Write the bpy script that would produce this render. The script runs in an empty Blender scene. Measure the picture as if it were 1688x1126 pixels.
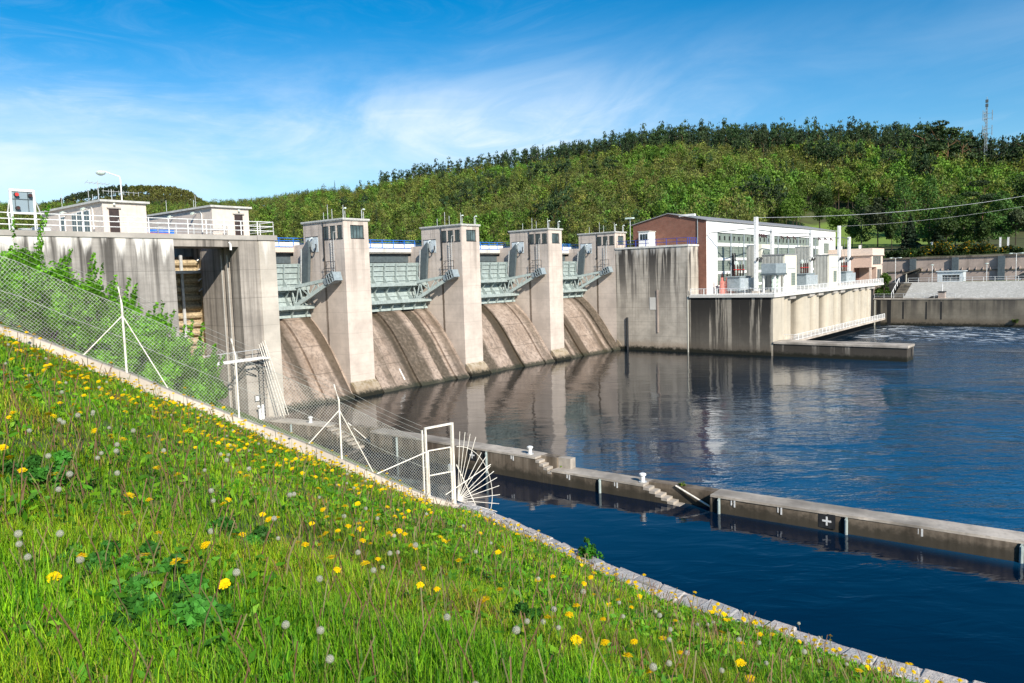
import bpy, bmesh, math, random
import numpy as np
from mathutils import Matrix, Vector

SC = bpy.context.scene
COL = SC.collection
rng = np.random.default_rng(7)
random.seed(7)
PI = math.pi
R = math.radians

# ------------------------------------------------------------------ camera
EYE = np.array([0.0, 0.0, 13.0])
FPX, PITCH, ROLL, YAW = 1233.8, 0.0884, -0.0301, 0.8831
_fw = np.array([math.sin(YAW)*math.cos(PITCH), math.cos(YAW)*math.cos(PITCH), -math.sin(PITCH)])
_r0 = np.array([math.cos(YAW), -math.sin(YAW), 0.0]); _u0 = np.cross(_r0, _fw)
_r = math.cos(ROLL)*_r0 + math.sin(ROLL)*_u0
_u = -math.sin(ROLL)*_r0 + math.cos(ROLL)*_u0
cam = bpy.data.cameras.new('camera')
cam.lens = FPX/1688*36.0; cam.sensor_width = 36.0
cam.clip_start = 0.1; cam.clip_end = 6000
co = bpy.data.objects.new('camera', cam); COL.objects.link(co)
co.matrix_world = Matrix(((_r[0], _u[0], -_fw[0], EYE[0]), (_r[1], _u[1], -_fw[1], EYE[1]),
                          (_r[2], _u[2], -_fw[2], EYE[2]), (0, 0, 0, 1)))
SC.camera = co

def ray(px, py):
    return _fw + (px-844)/FPX*_r - (py-563)/FPX*_u

def at(px, py, D):
    """world point seen at a photo pixel at horizontal distance D (used to read positions off the survey photo)"""
    d = ray(px, py); return EYE + d*D/math.hypot(d[0], d[1])

# ------------------------------------------------------------------ light
SUN = np.array([-0.335, -0.785, 0.525]); SUN = SUN/np.linalg.norm(SUN)
EL = math.asin(SUN[2]); AZ = math.atan2(SUN[0], SUN[1])
sl = bpy.data.lights.new('sun', 'SUN'); sl.energy = 5.0; sl.angle = R(0.5); sl.color = (1.0, 0.93, 0.82)
so = bpy.data.objects.new('sun', sl); COL.objects.link(so); so.location = (-60, -170, 140)
so.rotation_euler = Vector((-SUN[0], -SUN[1], -SUN[2])).to_track_quat('-Z', 'Y').to_euler()

W = bpy.data.worlds.new('World'); SC.world = W; W.use_nodes = True
SC.view_settings.view_transform = 'Standard'; SC.view_settings.look = 'None'
SC.view_settings.exposure = 0.46; SC.view_settings.gamma = 1.0
SC.cycles.max_bounces = 8; SC.cycles.diffuse_bounces = 3; SC.cycles.transparent_max_bounces = 8
try:
    SC.cycles.use_denoising = True
except Exception:
    pass

class NT:
    """small node-tree writer"""
    def __init__(s, tree): s.t = tree
    def n(s, typ, ins=None, **props):
        nd = s.t.nodes.new(typ)
        for k, v in props.items(): setattr(nd, k, v)
        for k, v in (ins or {}).items():
            if isinstance(v, bpy.types.NodeSocket): s.t.links.new(v, nd.inputs[k])
            else: nd.inputs[k].default_value = v
        return nd
    def m(s, op, a, b=0.0, c=0.0, clamp=False):
        return s.n('ShaderNodeMath', {0: a, 1: b, 2: c}, operation=op, use_clamp=clamp).outputs[0]
    def mr(s, v, a, b, c=0.0, d=1.0, smooth=True):
        return s.n('ShaderNodeMapRange', {'Value': v, 'From Min': a, 'From Max': b, 'To Min': c, 'To Max': d},
                   interpolation_type='SMOOTHSTEP' if smooth else 'LINEAR').outputs[0]
    def mix(s, f, a, b, mode='MIX'):
        nd = s.n('ShaderNodeMix', None, data_type='RGBA', blend_type=mode)
        for k, v in ((0, f), (6, a), (7, b)):
            if isinstance(v, bpy.types.NodeSocket): s.t.links.new(v, nd.inputs[k])
            elif k == 0: nd.inputs[0].default_value = v
            else: nd.inputs[k].default_value = (*v[:3], 1)
        return nd.outputs[2]
    def noise(s, vec, scale, detail=5, rough=0.55, dist=0.0):
        return s.n('ShaderNodeTexNoise', {'Vector': vec, 'Scale': scale, 'Detail': detail, 'Roughness': rough, 'Distortion': dist}).outputs[0]
    def vscale(s, vec, sc, loc=(0, 0, 0), rot=(0, 0, 0)):
        return s.n('ShaderNodeMapping', {'Vector': vec, 'Location': loc, 'Rotation': rot, 'Scale': sc}).outputs[0]

def build_world():
    t = W.node_tree; t.nodes.clear(); g = NT(t)
    sky = g.n('ShaderNodeTexSky', sky_type='NISHITA', sun_disc=False)
    sky.sun_elevation = EL; sky.sun_rotation = AZ % (2*PI)
    sky.altitude = 350; sky.air_density = 1.0; sky.dust_density = 0.4; sky.ozone_density = 3.0
    hs = g.n('ShaderNodeHueSaturation', {'Color': sky.outputs[0], 'Hue': 0.494, 'Saturation': 1.60, 'Value': 1.22})
    d = g.n('ShaderNodeTexCoord').outputs['Generated']
    sp = g.n('ShaderNodeSeparateXYZ', {0: d})
    x, y, z = sp.outputs
    a = g.m('ADD', g.m('MULTIPLY', x, 0.635), g.m('MULTIPLY', y, -0.773))     # along the dam, left negative
    # cirrus sheet: direction flattened on a high plane
    zz = g.m('ADD', g.m('MAXIMUM', z, 0.0), 0.12)
    pl = g.n('ShaderNodeCombineXYZ', {0: g.m('DIVIDE', x, zz), 1: g.m('DIVIDE', y, zz), 2: 0.0}).outputs[0]
    el = g.m('SUBTRACT', z, g.m('MULTIPLY', g.m('MAXIMUM', g.m('ADD', a, .05), 0.0), 0.16))     # streaks lift towards the right
    sv = g.n('ShaderNodeCombineXYZ', {0: g.m('MULTIPLY', a, 2.3), 1: g.m('MULTIPLY', el, 6.2), 2: 0.0}).outputs[0]
    wisp = g.noise(sv, 1.5, 8, 0.58, 0.8)
    fine = g.noise(g.vscale(sv, (1.2, 1.7, 1), loc=(3, 5, 0), rot=(0, 0, R(12))), 2.4, 9, 0.66, 1.4)
    big = g.noise(pl, 0.35, 3, 0.5, 0.3)
    zc = g.m('ADD', 0.150, g.m('MULTIPLY', g.m('ADD', a, 0.5), 0.085))
    off = g.m('DIVIDE', g.m('SUBTRACT', z, zc), 0.066)
    band = g.m('POWER', 2.718, g.m('MULTIPLY', g.m('MULTIPLY', off, off), -1.0))
    right = g.mr(a, -0.02, 0.42, 1.0, 0.2)
    dens = g.m('MULTIPLY', band, right)
    veil = g.m('MULTIPLY', dens, g.mr(wisp, 0.30, 0.72, 0.30, 1.0))
    thin = g.m('MULTIPLY', g.m('MULTIPLY', g.mr(fine, 0.40, 0.85), g.mr(big, 0.40, 0.62)), g.mr(z, 0.42, 0.16, 0.15, 0.60))
    low = g.mr(z, 0.34, 0.02, 0.0, 0.62)
    cl = g.m('MINIMUM', g.m('ADD', g.m('ADD', g.m('MULTIPLY', veil, 0.72), g.m('MULTIPLY', thin, 0.62)), g.m('MULTIPLY', low, 0.26)), 0.92)
    col = g.mix(cl, hs.outputs[0], (8.6, 9.4, 10.0))
    bg = g.n('ShaderNodeBackground', {'Color': col, 'Strength': 0.084})
    g.t.links.new(bg.outputs[0], g.n('ShaderNodeOutputWorld').inputs[0])
build_world()

# ------------------------------------------------------------------ scene-tree helpers
ORG = {}
def _set(o, label=None, cat=None, group=None, kind=None):
    if label: o['label'] = label
    if cat: o['category'] = cat
    if group: o['group'] = group
    if kind: o['kind'] = kind
    return o

def thing(name, label, cat, loc=(0, 0, 0), group=None, rotz=0.0):
    o = bpy.data.objects.new(name, None); COL.objects.link(o)
    o.location = loc; o.rotation_euler = (0, 0, rotz); o.empty_display_size = 0.3
    ORG[o.name] = Vector(loc)
    return _set(o, label, cat, group)

def link_mesh(me, name, mat, parent=None, loc=None):
    o = bpy.data.objects.new(name, me); COL.objects.link(o)
    if mat is not None:
        for m_ in (mat if isinstance(mat, (list, tuple)) else [mat]): me.materials.append(m_)
    if parent is not None: o.parent = parent
    elif loc is not None: o.location = loc
    ORG[o.name] = ORG.get(parent.name, Vector()) if parent is not None else Vector(loc or (0, 0, 0))
    return o

def copy_tree(o, parent=None):
    c = o.copy(); COL.objects.link(c); c.parent = parent
    for ch in list(o.children): copy_tree(ch, c)
    return c

def dup(root, loc, label, rotz=None, scale=None):
    c = copy_tree(root); c.location = loc; c['label'] = label
    if rotz is not None: c.rotation_euler = (0, 0, rotz)
    if scale is not None: c.scale = (scale,)*3
    return c

class MB:
    def __init__(s): s.v = []; s.f = []
    def add(s, vs, fs):
        b = len(s.v); s.v += [tuple(map(float, p)) for p in vs]; s.f += [tuple(b+i for i in f) for f in fs]; return s
    def box(s, x0, x1, y0, y1, z0, z1):
        return s.add([(x0, y0, z0), (x1, y0, z0), (x1, y1, z0), (x0, y1, z0), (x0, y0, z1), (x1, y0, z1), (x1, y1, z1), (x0, y1, z1)],
                     [(3, 2, 1, 0), (4, 5, 6, 7), (0, 1, 5, 4), (1, 2, 6, 5), (2, 3, 7, 6), (3, 0, 4, 7)])
    def bar(s, p, q, w, h=None, up=(0, 0, 1)):
        p = np.array(p, float); q = np.array(q, float); d = q-p; d /= np.linalg.norm(d)
        up = np.array(up, float)
        if abs(d@up) > .99: up = np.array([0, 1., 0])
        a = np.cross(d, up); a /= np.linalg.norm(a); b = np.cross(a, d); h = w if h is None else h
        a = a*w/2; b = b*h/2
        return s.add([p-a-b, p+a-b, p+a+b, p-a+b, q-a-b, q+a-b, q+a+b, q-a+b],
                     [(3, 2, 1, 0), (4, 5, 6, 7), (0, 1, 5, 4), (1, 2, 6, 5), (2, 3, 7, 6), (3, 0, 4, 7)])
    def tube(s, pts, r, n=6, r1=None):
        pts = [np.array(p, float) for p in pts]; rings = []; L = len(pts)
        for i, p in enumerate(pts):
            d = pts[min(i+1, L-1)]-pts[max(i-1, 0)]; d /= np.linalg.norm(d)
            up = np.array([0, 0, 1.]) if abs(d[2]) < .95 else np.array([0, 1., 0])
            a = np.cross(d, up); a /= np.linalg.norm(a); b = np.cross(a, d)
            rr = r if r1 is None else r+(r1-r)*i/(L-1)
            rings.append([p+rr*(math.cos(2*PI*k/n)*a+math.sin(2*PI*k/n)*b) for k in range(n)])
        vs = [p for rg in rings for p in rg]; fs = []
        for i in range(L-1):
            for k in range(n):
                fs.append((i*n+k, i*n+(k+1) % n, (i+1)*n+(k+1) % n, (i+1)*n+k))
        fs.append(tuple(range(n))[::-1]); fs.append(tuple((L-1)*n+k for k in range(n)))
        return s.add(vs, fs)
    def prism(s, poly, x0, x1, axis='x'):
        """polygon in the two other axes swept along axis"""
        n = len(poly)
        def P(c, a): return (c, a[0], a[1]) if axis == 'x' else ((a[0], c, a[1]) if axis == 'y' else (a[0], a[1], c))
        vs = [P(x0, a) for a in poly]+[P(x1, a) for a in poly]
        fs = [tuple(range(n))[::-1], tuple(range(n, 2*n))]+[(i, (i+1) % n, n+(i+1) % n, n+i) for i in range(n)]
        return s.add(vs, fs)
    def grid(s, P):
        """P[i][j] points"""
        a = len(P); b = len(P[0]); base = [p for row in P for p in row]
        return s.add(base, [(i*b+j, (i+1)*b+j, (i+1)*b+j+1, i*b+j+1) for i in range(a-1) for j in range(b-1)])
    def lathe(s, c, prof, n=12):
        """profile (r, z) about a vertical axis at c"""
        vs = []; m = len(prof)
        for r_, z_ in prof:
            for k in range(n): vs.append((c[0]+r_*math.cos(2*PI*k/n), c[1]+r_*math.sin(2*PI*k/n), c[2]+z_))
        fs = [(i*n+k, i*n+(k+1) % n, (i+1)*n+(k+1) % n, (i+1)*n+k) for i in range(m-1) for k in range(n)]
        fs.append(tuple(range(n))[::-1]); fs.append(tuple((m-1)*n+k for k in range(n)))
        return s.add(vs, fs)
    def build(s, name, mat, parent=None, loc=None, bevel=0.0, smooth=False, recalc=True):
        o0 = ORG.get(parent.name, Vector()) if parent is not None else Vector(loc or (0, 0, 0))
        me = bpy.data.meshes.new(name)
        me.from_pydata([(p[0]-o0[0], p[1]-o0[1], p[2]-o0[2]) for p in s.v], [], s.f)
        if recalc or bevel:
            bm = bmesh.new(); bm.from_mesh(me)
            bmesh.ops.recalc_face_normals(bm, faces=bm.faces)
            if bevel:
                es = [e for e in bm.edges if len(e.link_faces) == 2 and e.calc_face_angle(0) > .5]
                bmesh.ops.bevel(bm, geom=es, offset=bevel, segments=1, affect='EDGES', profile=.5)
            bm.to_mesh(me); bm.free()
        if smooth:
            for p in me.polygons: p.use_smooth = True
        return link_mesh(me, name, mat, parent, loc)

def mass(name, V, k, tint, mat, parent=None, loc=None):
    """V: (n*k,3) unshared polygon corners; tint: (n,3) colour of each face"""
    n = len(V)//k
    o0 = ORG.get(parent.name, Vector()) if parent is not None else Vector(loc or (0, 0, 0))
    V = np.asarray(V, np.float32)-np.array(o0, np.float32)
    me = bpy.data.meshes.new(name)
    me.vertices.add(n*k); me.loops.add(n*k); me.polygons.add(n)
    me.vertices.foreach_set('co', V.ravel())
    me.loops.foreach_set('vertex_index', np.arange(n*k, dtype=np.int32))
    me.polygons.foreach_set('loop_start', np.arange(0, n*k, k, dtype=np.int32))
    me.update(calc_edges=True)
    at_ = me.attributes.new('tint', 'FLOAT_COLOR', 'FACE')
    c = np.ones((n, 4), np.float32); c[:, :3] = tint
    at_.data.foreach_set('color', c.ravel())
    return link_mesh(me, name, mat, parent, loc)

# ------------------------------------------------------------------ materials
def new_mat(name):
    m = bpy.data.materials.new(name); m.use_nodes = True
    t = m.node_tree; t.nodes.clear(); g = NT(t)
    b = g.n('ShaderNodeBsdfPrincipled'); o = g.n('ShaderNodeOutputMaterial')
    t.links.new(b.outputs[0], o.inputs[0])
    return m, g, b

def setc(g, b, k, v):
    if isinstance(v, bpy.types.NodeSocket): g.t.links.new(v, b.inputs[k])
    else: b.inputs[k].default_value = (*v, 1) if isinstance(v, tuple) else v

def paint(name, c, rough=0.5, metal=0.0, var=0.18, scale=3.0, grime=0.25, grimec=(0.10, 0.085, 0.065)):
    m, g, b = new_mat(name)
    pos = g.n('ShaderNodeNewGeometry').outputs['Position']
    n1 = g.noise(pos, scale, 6, 0.6); n2 = g.noise(g.vscale(pos, (1.5, 1.5, .25)), 2.3, 6, 0.65)
    c1 = g.mix(g.mr(n1, .3, .7), tuple(x*(1-var) for x in c), tuple(min(1, x*(1+var*.6)) for x in c))
    c2 = g.mix(g.m('MULTIPLY', g.mr(n2, .52, .78), grime), c1, grimec)
    setc(g, b, 'Base Color', c2); setc(g, b, 'Metallic', metal)
    setc(g, b, 'Roughness', g.mr(n1, .2, .8, max(0.05, rough-.1), min(1, rough+.12)))
    bp = g.n('ShaderNodeBump', {'Strength': .12, 'Distance': .01, 'Height': n1}); g.t.links.new(bp.outputs[0], b.inputs['Normal'])
    return m

def concrete(name, c, dark=(0.055, 0.05, 0.045), streak=0.6, top=17.0, run=8.0, white=0.0, tide=1.0, mott=0.35, boards=0.4,
             thr=(.50, .66), rust=None, dens=1.5, axis_free=False, warm=(0.30, 0.22, 0.15)):
    m, g, b = new_mat(name)
    pos = g.n('ShaderNodeNewGeometry').outputs['Position']
    z = g.n('ShaderNodeSeparateXYZ', {0: pos}).outputs[2]
    n1 = g.noise(pos, .33, 6, .6); n2 = g.noise(pos, 2.2, 7, .65); n3 = g.noise(pos, 19, 4, .6)
    col = g.mix(g.mr(n1, .3, .7), tuple(x*(1-mott*.55) for x in c), tuple(min(.85, x*(1+mott*.3)) for x in c))
    col = g.mix(g.m('MULTIPLY', g.mr(n2, .45, .8), mott), col, tuple(x*.62 for x in c))
    # horizontal board marks left by the formwork
    bd = g.noise(g.vscale(pos, (.05, .05, 3.4)), 1.0, 3, .7)
    lift = g.m('LESS_THAN', g.m('FRACT', g.m('ADD', g.m('DIVIDE', z, 2.35), g.m('MULTIPLY', n2, .012))), .018)
    col = g.mix(g.m('MULTIPLY', g.mr(bd, .42, .7), boards*.5), col, tuple(x*.72 for x in c))
    col = g.mix(g.m('MULTIPLY', lift, boards*.9), col, tuple(x*.45 for x in c))
    # rain streaks that run down from the top edge
    st = g.noise(g.vscale(pos, (dens, dens, .035)), 1.0, 7, .62)
    st2 = g.noise(g.vscale(pos, (dens*3.1, dens*3.1, .06), loc=(7, 3, 1)), 1.0, 5, .6)
    hgt = g.mr(z, top-run, top-.3, .12, 1.0)
    s1 = g.m('MULTIPLY', g.m('MULTIPLY', g.mr(st, *thr), hgt), streak)
    s2 = g.m('MULTIPLY', g.m('MULTIPLY', g.mr(st2, .52, .7), hgt), streak*.55)
    col = g.mix(s2, col, tuple(x*.45 for x in c))
    col = g.mix(s1, col, dark)
    if white > 0:
        w1 = g.noise(g.vscale(pos, (1.1, 1.1, .10), loc=(31, 17, 0)), 1.0, 6, .6)
        wl = g.m('SUBTRACT', z, g.m('MULTIPLY', w1, 9.5))
        wm = g.m('MULTIPLY', g.mr(wl, top-6.0, top-4.6), g.mr(n2, .25, .5, .55, 1.0))
        col = g.mix(g.m('MULTIPLY', wm, white), col, (.74, .71, .66))
    if rust:
        y = g.n('ShaderNodeSeparateXYZ', {0: pos}).outputs[1]
        dy = g.m('ABSOLUTE', g.m('SUBTRACT', g.m('ADD', y, g.m('MULTIPLY', n2, .22)), rust[0]+.11))
        rm = g.m('MULTIPLY', g.mr(dy, rust[1], rust[1]*.35), g.mr(z, rust[2], rust[2]-1.0))
        rm = g.m('MULTIPLY', rm, g.mr(st2, .25, .55, .55, 1.0))
        col = g.mix(g.m('MULTIPLY', rm, .88), col, (.07, .045, .025))
    if tide > 0:
        tz = g.m('ADD', z, g.m('MULTIPLY', n2, -1.1))
        col = g.mix(g.m('MULTIPLY', g.mr(tz, 1.5, .2), tide*.55), col, warm)
        col = g.mix(g.m('MULTIPLY', g.mr(tz, .35, -.25), tide), col, (.018, .018, .012))
    setc(g, b, 'Base Color', col); setc(g, b, 'Roughness', .88); setc(g, b, 'Specular IOR Level', .25)
    h = g.m('ADD', g.m('MULTIPLY', n2, .5), g.m('ADD', g.m('MULTIPLY', n3, .25), g.m('MULTIPLY', bd, .35)))
    bp = g.n('ShaderNodeBump', {'Strength': .35, 'Distance': .05, 'Height': h}); g.t.links.new(bp.outputs[0], b.inputs['Normal'])
    return m

def foliage_mat(name, trans=0.35, gloss=0.25):
    m, g, b = new_mat(name)
    c = g.n('ShaderNodeAttribute', attribute_name='tint').outputs['Color']
    setc(g, b, 'Base Color', c); setc(g, b, 'Roughness', .62); setc(g, b, 'Specular IOR Level', gloss)
    tr = g.n('ShaderNodeBsdfTranslucent', {'Color': g.mix(1.0, c, (1.25, 1.25, .55), 'MULTIPLY')})
    mx = g.n('ShaderNodeMixShader', {0: trans, 1: b.outputs[0], 2: tr.outputs[0]})
    g.t.links.new(mx.outputs[0], g.t.nodes['Material Output'].inputs[0])
    return m

def glass_mat(name, c=(0.012, 0.018, 0.02)):
    m, g, b = new_mat(name)
    pos = g.n('ShaderNodeNewGeometry').outputs['Position']
    n = g.noise(pos, 1.1, 3)
    setc(g, b, 'Base Color', g.mix(g.mr(n, .35, .65), c, tuple(x*2.2+.01 for x in c))); setc(g, b, 'Roughness', .06)
    setc(g, b, 'Specular IOR Level', .8)
    return m

def spill_mat():
    m, g, b = new_mat('spillway_concrete')
    pos = g.n('ShaderNodeNewGeometry').outputs['Position']
    sx = g.n('ShaderNodeSeparateXYZ', {0: pos}); z = sx.outputs[2]
    n1 = g.noise(pos, .5, 6, .6); n2 = g.noise(pos, 2.6, 7, .65); n3 = g.noise(pos, 16, 4)
    st = g.noise(g.vscale(pos, (1.1, .05, .05)), 1.0, 6, .6)
    st2 = g.noise(g.vscale(pos, (3.2, .10, .10)), 1.0, 5, .6)
    wet = g.noise(g.vscale(pos, (.30, .012, .012), loc=(2.3, 0, 0)), 1.0, 2, .35)
    col = g.mix(g.mr(n1, .3, .7), (.27, .20, .15), (.42, .33, .265))
    col = g.mix(g.m('MULTIPLY', g.mr(n2, .40, .72), .80), col, (.13, .10, .078))
    col = g.mix(g.m('MULTIPLY', g.mr(st, .50, .66), .55), col, (.075, .058, .044))
    col = g.mix(g.m('MULTIPLY', g.mr(st2, .56, .72), .30), col, (.12, .09, .065))
    col = g.mix(g.m('MULTIPLY', g.mr(wet, .54, .60), .80), col, (.05, .036, .020))
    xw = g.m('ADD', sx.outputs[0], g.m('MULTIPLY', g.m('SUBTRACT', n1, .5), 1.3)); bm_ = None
    for cx, hw, st_ in ((63.0, 2.0, .85), (67.4, .9, .9), (81.9, 1.0, .8), (75.9, 1.3, .9), (96.4, .9, .85), (107.0, 1.7, .9), (47.0, .5, .7), (58.3, .6, .5), (88.6, .7, .5)):  # dark bands set into the colour: wet streaks, plus tower and ridge shade
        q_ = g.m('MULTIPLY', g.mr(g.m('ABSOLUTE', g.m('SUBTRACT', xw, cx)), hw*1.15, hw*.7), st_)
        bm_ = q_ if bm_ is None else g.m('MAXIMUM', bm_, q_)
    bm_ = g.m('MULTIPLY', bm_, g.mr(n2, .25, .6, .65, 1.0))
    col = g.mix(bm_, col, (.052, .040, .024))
    lv = g.m('FRACT', g.m('ADD', g.m('DIVIDE', z, 2.9), g.m('MULTIPLY', n2, .03)))
    col = g.mix(g.m('MULTIPLY', g.m('LESS_THAN', lv, .03), .5), col, (.07, .055, .04))
    tz = g.m('ADD', z, g.m('MULTIPLY', n2, -1.0))
    col = g.mix(g.m('MULTIPLY', g.mr(tz, .15, -.3), .9), col, (.022, .024, .012))
    setc(g, b, 'Base Color', col); setc(g, b, 'Roughness', g.mr(wet, .54, .60, .85, .42))
    bp = g.n('ShaderNodeBump', {'Strength': .5, 'Distance': .06, 'Height': g.m('ADD', n2, g.m('MULTIPLY', n3, .4))}); g.t.links.new(bp.outputs[0], b.inputs['Normal'])
    return m

def brick_mat(name, c1, c2, mort, axis='yz', scale=1.0):
    m, g, b = new_mat(name)
    pos = g.n('ShaderNodeNewGeometry').outputs['Position']
    s = g.n('ShaderNodeSeparateXYZ', {0: pos})
    u = s.outputs[1] if axis == 'yz' else s.outputs[0]
    v = g.n('ShaderNodeCombineXYZ', {0: u, 1: s.outputs[2], 2: 0.0}).outputs[0]
    br = g.n('ShaderNodeTexBrick', {'Vector': v, 'Scale': scale, 'Color1': (*c1, 1), 'Color2': (*c2, 1), 'Mortar': (*mort, 1),
                                    'Mortar Size': .012, 'Bias': -.1, 'Brick Width': .28, 'Row Height': .085})
    n = g.noise(pos, 1.2, 7, .7); nb = g.noise(g.vscale(pos, (3, 3, 9)), 1.0, 2)
    col = g.mix(g.mr(n, .35, .75, 0, .55), br.outputs[0], tuple(x*.45 for x in c1))
    col = g.mix(g.mr(nb, .5, .75, 0, .5), col, tuple(min(1, x*1.5) for x in c2))
    setc(g, b, 'Base Color', col); setc(g, b, 'Roughness', .85)
    return m

def panel_mat(name, c, period=.35, axis=2, depth=.5, dark=.6):
    """ribbed sheet: louvres (axis z) or corrugation (axis x/y)"""
    m, g, b = new_mat(name)
    pos = g.n('ShaderNodeNewGeometry').outputs['Position']
    q = g.n('ShaderNodeSeparateXYZ', {0: pos}).outputs[axis]
    n = g.noise(pos, 1.6, 6, .6)
    w = g.m('PINGPONG', g.m('DIVIDE', q, period), .5)
    col = g.mix(g.mr(n, .3, .75), c, tuple(x*.8 for x in c))
    col = g.mix(g.mr(w, .12, .02, 0, dark), col, tuple(x*.35 for x in c))
    setc(g, b, 'Base Color', col); setc(g, b, 'Roughness', .5)
    bp = g.n('ShaderNodeBump', {'Strength': depth, 'Distance': .06, 'Height': w}); g.t.links.new(bp.outputs[0], b.inputs['Normal'])
    return m

def stone_mat(name, c1, c2, mort, scale=2.2, jw=.05, bump=.6):
    m, g, b = new_mat(name)
    pos = g.n('ShaderNodeNewGeometry').outputs['Position']
    n0 = g.noise(pos, 3.0, 4)
    wp = g.n('ShaderNodeVectorMath', {0: pos, 1: g.n('ShaderNodeCombineXYZ', {0: n0, 1: n0, 2: n0}).outputs[0]}, operation='MULTIPLY_ADD')
    wp.inputs[1].default_value = (1, 1, 1); wp.inputs[2].default_value = (0, 0, 0)
    vo = g.n('ShaderNodeTexVoronoi', {'Vector': pos, 'Scale': scale}, feature='F1')
    ve = g.n('ShaderNodeTexVoronoi', {'Vector': pos, 'Scale': scale}, feature='DISTANCE_TO_EDGE')
    rc = g.n('ShaderNodeSeparateColor', {0: vo.outputs['Color']}).outputs[0]
    n = g.noise(pos, 5.5, 7, .65)
    col = g.mix(rc, c1, c2); col = g.mix(g.mr(n, .4, .75, 0, .6), col, tuple(x*.55 for x in c1))
    ed = g.mr(ve.outputs[0], 0.0, jw)
    col = g.mix(ed, mort, col)
    setc(g, b, 'Base Color', col); setc(g, b, 'Roughness', .85)
    bp = g.n('ShaderNodeBump', {'Strength': bump, 'Distance': .08, 'Height': g.m('ADD', ed, g.m('MULTIPLY', n, .6))}); g.t.links.new(bp.outputs[0], b.inputs['Normal'])
    return m

def ground_mat(name, c1, c2, scale=1.5):
    m, g, b = new_mat(name)
    pos = g.n('ShaderNodeNewGeometry').outputs['Position']
    n = g.noise(pos, scale, 8, .65); n2 = g.noise(pos, scale*.13, 4)
    col = g.mix(g.mr(n, .3, .7), c1, c2); col = g.mix(g.mr(n2, .4, .65, 0, .5), col, tuple(x*.6 for x in c1))
    setc(g, b, 'Base Color', col); setc(g, b, 'Roughness', .95)
    bp = g.n('ShaderNodeBump', {'Strength': .8, 'Distance': .08, 'Height': n}); g.t.links.new(bp.outputs[0], b.inputs['Normal'])
    return m

def water_mat():
    m, g, b = new_mat('river_water')
    pos = g.n('ShaderNodeNewGeometry').outputs['Position']
    s = g.n('ShaderNodeSeparateXYZ', {0: pos}); x, y = s.outputs[0], s.outputs[1]
    river = g.mr(x, 36.5, 38.5)                       # the lock approach lies sheltered behind the guide wall
    # wind waves travel up the valley: long crests across, short along
    al = g.m('ADD', g.m('MULTIPLY', x, .773), g.m('MULTIPLY', y, .634)); ac = g.m('SUBTRACT', g.m('MULTIPLY', x, .634), g.m('MULTIPLY', y, .773))
    wv_ = g.n('ShaderNodeCombineXYZ', {0: g.m('MULTIPLY', ac, .42), 1: al, 2: 0.0}).outputs[0]
    a = g.noise(wv_, .34, 2, .5, .5)
    c = g.noise(wv_, .95, 3, .55, .6)
    f = g.noise(wv_, 2.6, 3, .55, .4)
    patch = g.mr(g.noise(pos, .09, 3), .36, .64, .35, 1.15)
    calm = g.mr(g.m('ADD', y, g.m('MULTIPLY', x, -.10)), 4, 30, 1.15, .26)
    amp = g.m('MULTIPLY', g.m('MULTIPLY', g.mr(river, 0, 1, .34, 1.0, False), patch), calm)
    far = g.mr(x, 100, 165, 1.0, 2.2)
    h = g.m('ADD', g.m('ADD', g.m('MULTIPLY', a, 1.0), g.m('MULTIPLY', c, .75)), g.m('MULTIPLY', f, g.mr(river, 0, 1, .03, .36, False)))
    h = g.m('MULTIPLY', g.m('MULTIPLY', h, amp), far)
    # foam where the turbines let the water out, drifting downstream along the right bank
    fx = g.mr(x, 132, 152); fy = g.m('MULTIPLY', g.mr(y, 40.5, 36.5), g.mr(y, -60, 34, .12, 1.0))
    fn = g.noise(g.vscale(pos, (.30, .16, 1), rot=(0, 0, R(10))), 1.2, 8, .70, 1.8)
    fz = g.noise(pos, .09, 3)
    foam = g.m('MULTIPLY', g.m('MULTIPLY', g.mr(fn, .51, .60), g.mr(fz, .36, .52, .25, 1)), g.m('MULTIPLY', fx, fy), clamp=True)
    open_ = g.m('MULTIPLY', river, g.mr(g.m('ADD', y, g.m('MULTIPLY', x, -.10)), 34, 2))
    deep = g.mix(river, (.0006, .0065, .019), (.0010, .007, .013))
    deep = g.mix(open_, deep, (.0035, .054, .125))  # open river: reflected sky blue put into the base colour
    setc(g, b, 'Base Color', g.mix(foam, deep, (.75, .78, .78)))
    setc(g, b, 'Roughness', g.mr(foam, 0, .5, .045, .8)); setc(g, b, 'IOR', 1.42)
    bp = g.n('ShaderNodeBump', {'Strength': .75, 'Distance': .17, 'Height': g.m('ADD', h, g.m('MULTIPLY', foam, .8))})
    g.t.links.new(bp.outputs[0], b.inputs['Normal'])
    return m

M = {}
M['pier'] = concrete('pier_concrete', (.60, .515, .445), streak=.40, top=19.5, run=10, mott=.34, boards=.42, tide=.8, rust=(70.1, .26, 19.2))
M['foot'] = concrete('footing_concrete', (.40, .35, .27), streak=.7, top=2.0, run=3, mott=.7, boards=0, dens=2.2, thr=(.45, .6), dark=(.16, .12, .04))
M['lock'] = concrete('lock_concrete', (.35, .325, .295), streak=.9, top=16.9, run=12, white=.9, mott=.55, thr=(.45, .62), boards=.8)
M['lockp'] = concrete('lock_pier_concrete', (.38, .34, .295), streak=.75, top=16.9, run=15, white=0, mott=.5, thr=(.47, .64), boards=.8)
M['strip'] = concrete('pier_edge_concrete', (.54, .49, .42), streak=.45, top=16.9, run=9, mott=.35, white=.5, boards=.5)
M['abut'] = concrete('abutment_concrete', (.49, .44, .37), streak=1.0, top=16.8, run=13, white=.45, mott=.5, dens=.95, thr=(.48, .55), boards=.8)
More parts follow.
